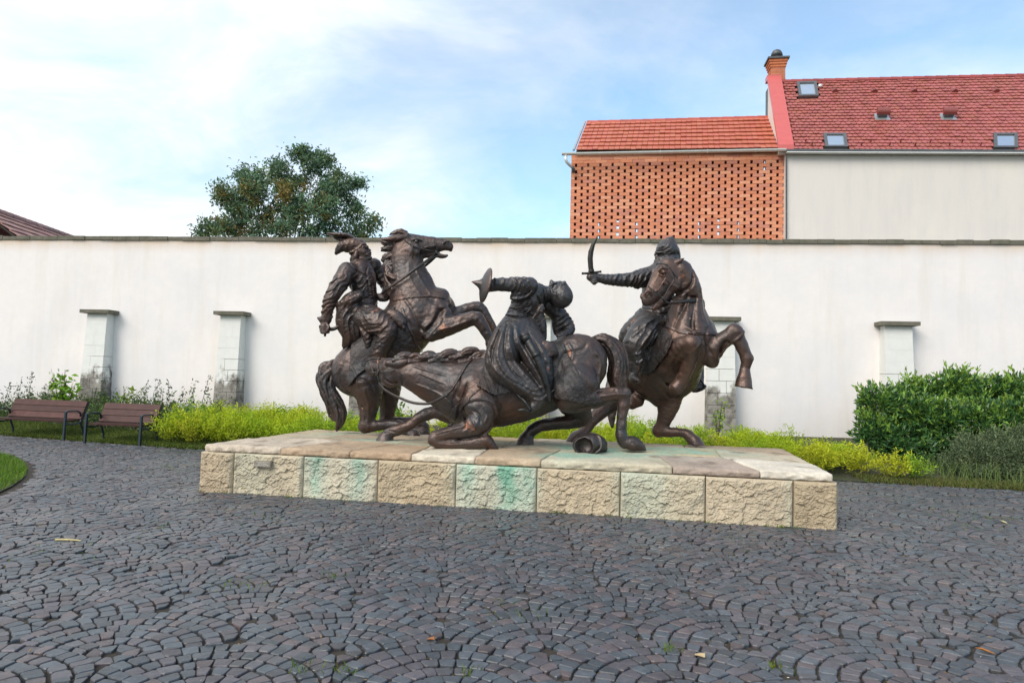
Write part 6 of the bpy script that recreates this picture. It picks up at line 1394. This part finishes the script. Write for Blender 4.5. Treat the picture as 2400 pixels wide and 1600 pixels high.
# the other foreleg, folded with the knee towards us
S.limb([(690, 900, -.36, 80), (730, 860, -.60, 82), (790, 815, -.82, 66), (838, 792, -.92, 58)], .05); S.ball(842, 786, -.93, 52, 46, 46, 0, .03)
S.limb([(842, 800, -.92, 52), (838, 880, -.82, 48), (812, 960, -.72, 46), (775, 1040, -.64, 44), (745, 1085, -.62, 46)], .03); S.ball(738, 1088, -.62, 44, 42, 44, 0, .02)
S.limb([(700, 950, -.40, 70), (670, 960, -.42, 40)], .06)
# hind legs
S.limb([(640, 1080, .30, 130), (690, 1160, .22, 88), (682, 1240, .20, 62), (655, 1320, .22, 46), (630, 1366, .24, 42)], .06)
S.limb([(628, 1372, .24, 42), (700, 1378, .16, 32), (780, 1382, .06, 30), (822, 1400, .0, 36), (845, 1430, -.02, 34)], .025); S.limb([(845, 1425, -.02, 36), (862, 1442, -.03, 44), (882, 1482, -.03, 52)], .012); S.plane(870, 1464, -.03, 0, 1, 90)
S.limb([(420, 1050, .85, 120), (340, 1150, .72, 75), (250, 1240, .55, 50), (180, 1310, .44, 42), (150, 1360, .40, 36), (110, 1400, .36, 40)], .06); S.limb([(104, 1400, .36, 40), (76, 1428, .35, 48), (58, 1468, .34, 54)], .012); S.plane(66, 1450, .34, 0, 1, 90)
S.limb([(480, 1170, .3, 52), (455, 1195, .3, 36)], .05)
# head
S.fr = Z4
S.limb([(1560, 700, -.52, 210, .62), (1470, 820, -.58, 190, .6), (1370, 960, -.64, 158, .6), (1290, 1080, -.68, 130, .62), (1225, 1160, -.70, 105, .66), (1190, 1200, -.70, 78, .7)], .03)
S.ball(1600, 900, -.60, 150, 165, 70, 0, .04); S.ball(1600, 900, -.42, 150, 165, 70, 0, .04)
S.limb([(1560, 1010, -.58, 100, .6), (1450, 1150, -.62, 70, .7), (1370, 1260, -.65, 62, .8), (1310, 1310, -.66, 40, .9)], .03)
S.limb([(1290, 1230, -.80, 30), (1400, 1180, -.76, 34), (1450, 1190, -.72, 22)], .012, 3, -1)
S.ball(1465, 725, -.765, 62, 46, 40, 0, .02, -1); S.ball(1470, 735, -.725, 42, 36, 36, 0, .006); S.limb([(1385, 720, -.715, 14), (1440, 665, -.735, 22), (1530, 690, -.715, 18)], .015); S.limb([(1410, 770, -.72, 10), (1470, 790, -.735, 12), (1520, 760, -.72, 10)], .012)
S.ball(1215, 1085, -.815, 50, 44, 34, -20, .015, -1); S.limb([(1160, 1110, -.785, 16), (1190, 1050, -.795, 20), (1260, 1040, -.79, 18), (1275, 1100, -.78, 14)], .014)
S.limb([(1130, 1095, -.70, 34), (1120, 1130, -.70, 30)], .03); S.limb([(1500, 830, -.745, 12), (1420, 960, -.76, 12), (1360, 1030, -.76, 10)], .025); S.limb([(1470, 900, -.745, 26), (1530, 930, -.745, 20)], .03)
S.limb([(1615, 628, -.56, 60), (1690, 572, -.60, 46, .7), (1755, 537, -.62, 27, .7), (1808, 506, -.62, 4)], .012); S.limb([(1640, 590, -.66, 16), (1720, 570, -.68, 20), (1760, 545, -.67, 8)], .012, 3, -1); S.limb([(1550, 600, -.42, 50), (1585, 545, -.40, 34), (1625, 500, -.38, 4)], .012)
S.fr = R3
S.limb([(855, 500, -.56, 10), (845, 620, -.64, 12), (850, 720, -.68, 8)], .08, 3, -1); S.limb([(860, 850, -.66, 16), (880, 780, -.64, 18), (950, 720, -.52, 12)], .05, 3, -1)
S.limb([(640, 1000, -.28, 10), (720, 1080, -.28, 14), (800, 1060, -.3, 10)], .06, 3, -1); S.limb([(980, 870, -.6, 10), (1040, 830, -.65, 12), (1090, 780, -.7, 8)], .03, 3, -1)
S.crease([[(760, 470), (745, 560), (700, 650), (660, 740)], [(880, 700), (850, 760), (870, 840), (920, 900)], [(690, 830), (660, 920), (700, 1000)], [(990, 780), (950, 840), (960, 920)], [(640, 1100), (690, 1150), (760, 1140)]], 11, -.020)
S.crease([[(830, 420), (850, 520), (850, 620), (880, 700)], [(790, 520), (780, 600), (760, 690)], [(1000, 820), (1060, 770), (1120, 710)], [(1140, 740), (1175, 820), (1205, 900)], [(840, 800), (850, 880), (820, 970), (770, 1070)], [(800, 800), (760, 850), (700, 900)], [(660, 1200), (650, 1280), (625, 1360)], [(720, 700), (780, 740), (830, 740)]], 9, .014, far=-.0)
S.crease([[(782, 345), (784, 420), (752, 470), (705, 492), (665, 505)]], 11, -.036)
S.crease([[(770, 470), (750, 540), (715, 620)]], 24, -.026)
S.crease([[(600, 400), (640, 440), (690, 470)], [(590, 300), (565, 380), (540, 430)]], 7, .010)
S.mesh('body', M_BRONZE_WARM, h3, (.005, .14, 21)); H3 = S
locks('mane', h3, 10.9, R3, [[(745, 275, -.36, 30), (690, 270, -.44, 34), (650, 300, -.52, 26), (620, 330, -.56, 10)]]+[[(805+q*13, 300+q*42, -.34, 34), (845+q*13, 370+q*42, -.30, 30), (868+q*9, 440+q*40, -.28, 18), (870+q*8, 490+q*38, -.27, 8)] for q in range(5)], .011)
locks('tail', h3, 10.9, R3, [[(360, 900, 1.15, 40), (330, 1020, 1.2, 44), (315, 1150, 1.15, 40), (318, 1250, 1.1, 30), (322, 1345, 1.05, 10)], [(350, 940, 1.1, 34), (345, 1100, 1.12, 36), (330, 1280, 1.05, 14)]], .012)
H3.shell('breast_strap', M_BRONZE, h3, .018, band=[(640, 700), (690, 735), (760, 752), (860, 750), (915, 747)], w=12)
H3.shell('saddle_cloth', M_FLEECE, h3, .036, poly=[(470, 700), (600, 680), (650, 760), (600, 900), (560, 990), (520, 1010), (470, 960), (400, 860)], tooth=.006)
H3.tubes('reins', M_BRONZE, h3, [[(1580, 1215, -.70), (1760, 1205, -.66), (1950, 1190, -.60), (2055, 1185, -.42), (2060, 1185, -.2)]], 30, .35, fr=Z4)
H3.tubes('bridle', M_BRONZE, h3, [[(1220, 960, -.745), (1300, 1020, -.80), (1380, 1090, -.80), (1460, 1150, -.76)], [(1470, 1170, -.76), (1540, 1010, -.74), (1640, 830, -.72), (1560, 650, -.72), (1450, 600, -.70), (1350, 610, -.62)], [(1440, 1130, -.77, 22), (1480, 1170, -.77, 26), (1500, 1240, -.74, 18)], [(1690, 830, -.70), (1620, 740, -.74), (1540, 630, -.72)], [(1460, 1180, -.76, 18), (1560, 1230, -.72, 18), (1590, 1215, -.70, 18)]], 11, .6, fr=Z4)
r3 = thing('rider_statue', 'bronze rider in a pointed wrapped helmet swinging a curved sabre', 'statue', tuple(H3.W(600, 640, .1)), 'bronze riders')
S = Sculpt(10.95, R3, .008)
S.limb([(600, 660, .12, 100, 1.1), (610, 560, .08, 92, 1.1), (625, 450, .04, 108, 1.1), (640, 360, .0, 100, 1.15), (665, 300, .0, 55)], .04)
S.limb([(585, 345, -.04, 58), (520, 360, -.10, 56), (450, 378, -.16, 50), (370, 382, -.20, 42), (290, 378, -.24, 36), (255, 372, -.26, 30)], .03); S.limb([(520, 390, -.1, 40), (488, 415, -.12, 26), (478, 430, -.12, 12)], .03)
S.limb([(265, 372, -.26, 26), (225, 368, -.27, 30), (195, 366, -.28, 32), (178, 362, -.28, 26)], .02)
for q in range(4): S.limb([(176+q*3, 352+q*13, -.30, 9), (190+q*3, 358+q*13, -.345, 10), (212+q*2, 360+q*12, -.34, 9)], .006)
S.limb([(215, 388, -.31, 11), (200, 400, -.32, 11)], .006); S.ball(203, 400, -.28, 16, 14, 16, 0, .01)
S.limb([(720, 360, .02, 55), (790, 420, .1, 50), (800, 500, .05, 42), (740, 540, -.15, 34)], .03)
S.ball(665, 225, 0, 52, 62, 52, 0, .02); S.limb([(622, 215, -.06, 9), (612, 232, -.065, 11), (622, 246, -.06, 10)], .01); S.ball(633, 212, -.12, 16, 9, 14, 0, .008, -1); S.limb([(615, 200, -.10, 8), (650, 200, -.13, 8), (690, 210, -.12, 7)], .01)
S.limb([(620, 262, -.04, 26), (660, 248, -.08, 34), (720, 235, -.06, 30), (748, 215, .02, 18)], .015); S.limb([(620, 290, -.02, 30), (680, 275, -.04, 44), (740, 250, .02, 30)], .02); S.folds(670, 260, -.08, 90, 70, 24, .010, 2)
S.limb([(600, 690, -.10, 95), (540, 720, -.30, 96), (478, 780, -.42, 80), (462, 830, -.44, 66), (480, 890, -.42, 56), (462, 960, -.40, 44), (452, 1010, -.40, 36)], .05)
S.limb([(610, 620, .05, 90), (520, 680, -.05, 90), (440, 740, .0, 72), (410, 800, .05, 46)], .05)
S.limb([(452, 1010, -.42, 32), (470, 1034, -.52, 28), (490, 1040, -.60, 18)], .02)
S.limb([(640, 690, .35, 90), (760, 780, .55, 80), (850, 880, .5, 60), (880, 960, .45, 44), (884, 1050, .42, 38)], .05); S.limb([(884, 1060, .42, 34), (860, 1085, .34, 34), (905, 1082, .34, 26), (930, 1078, .30, 12)], .02)
S.limb([(480, 640, -.05, 20), (560, 610, -.12, 28), (640, 590, -.12, 24), (700, 560, -.1, 20)], .02); S.limb([(485, 600, .0, 14), (520, 590, -.06, 26), (500, 640, -.05, 16)], .02); S.limb([(560, 660, -.2, 10), (600, 780, -.36, 18), (560, 900, -.36, 14)], .03)
S.folds(480, 380, -.16, 150, 25, 36, .016, 1); S.folds(330, 380, -.24, 110, 10, 32, .010, 2); S.folds(510, 760, -.38, 200, 40, 48, .022, 3); S.folds(600, 560, -.05, 140, 80, 34, .014, 4); S.folds(470, 900, -.42, 110, 70, 30, .010, 5)
S.crease([[(560, 330), (530, 370), (520, 420)], [(530, 335), (490, 370), (485, 410)], [(480, 350), (440, 380), (430, 415)], [(420, 355), (390, 380), (385, 410)], [(360, 350), (330, 375), (325, 405)], [(560, 640), (490, 700), (420, 760)], [(600, 660), (530, 740), (460, 840)], [(620, 700), (560, 780), (520, 880)], [(590, 640), (500, 680), (410, 720)], [(480, 850), (450, 880), (430, 870)], [(490, 900), (460, 930), (435, 920)], [(600, 590), (650, 600), (700, 580)], [(590, 610), (640, 620), (690, 605)]], 8, .016)
S.mesh('body', M_BRONZE_COOL, r3, (.003, .07, 22)); RD3 = S
S = Sculpt(10.95, R3, .009); S.ball(682, 185, 0, 74, 68, 72, -10, .02); S.limb([(690, 150, 0, 50), (706, 125, 0, 28), (716, 108, 0, 14)], .03); S.limb([(612, 215, -.02, 16, 1.5), (640, 170, -.10, 18), (690, 160, -.13, 16), (745, 190, -.06, 16), (752, 222, .02, 12)], .02)
S.limb([(735, 190, .0, 30), (745, 230, .02, 26)], .02); S.folds(680, 180, -.08, 110, 60, 30, .010, 3); S.mesh('wrapped_helmet', M_BRONZE_COOL, r3, (.002, .05, 23))
# sabre: guard and curved flat blade
b = MB(); pts = [(186, 335), (180, 290), (177, 240), (182, 195), (196, 150), (214, 115), (226, 92)]; wid = [17, 17, 17.5, 17, 13, 8, 1.2]; n_ = len(pts); L3 = []
for i, ((x, y), w) in enumerate(zip(pts, wid)):
    a_, c_ = pts[max(i-1, 0)], pts[min(i+1, n_-1)]; dx, dy_ = c_[0]-a_[0], c_[1]-a_[1]; l_ = math.hypot(dx, dy_); nx, ny = -dy_/l_, dx/l_
    th = .012*(.3+.7*w/17)
    for sx, st_ in ((-1, 0), (0, -th), (1, 0), (0, th)): L3.append(RD3.W(x+nx*w*sx, y+ny*w*sx, -.30+st_))
Fb = [(i*4+k, i*4+(k+1) % 4, i*4+4+(k+1) % 4, i*4+4+k) for i in range(n_-1) for k in range(4)]
M_BLADE = mat('dark_blade', (.030, .028, .025), .45, .6, vary=.2)
sab = b.add(L3, Fb+[(0, 1, 2, 3)]).build('sabre', M_BLADE, r3)
RD3.tubes('guard', M_BLADE, sab, [[(122, 338, -.31, 9), (140, 338, -.31, 7), (186, 336, -.31, 10), (235, 328, -.31, 7), (250, 326, -.31, 9)], [(186, 335, -.30, 13), (190, 365, -.30, 13), (200, 400, -.30, 13)], [(184, 312, -.30, 19), (186, 338, -.30, 19)]], 9, fr=R3)
RD3.tubes('stirrup', M_BRONZE_COOL, r3, [[(928, 1085, .26), (925, 1070, .26), (890, 1020, .30), (872, 990, .34), (866, 1060, .30), (870, 1112, .30), (900, 1102, .26), (928, 1088, .26)]], 6, fr=R3)
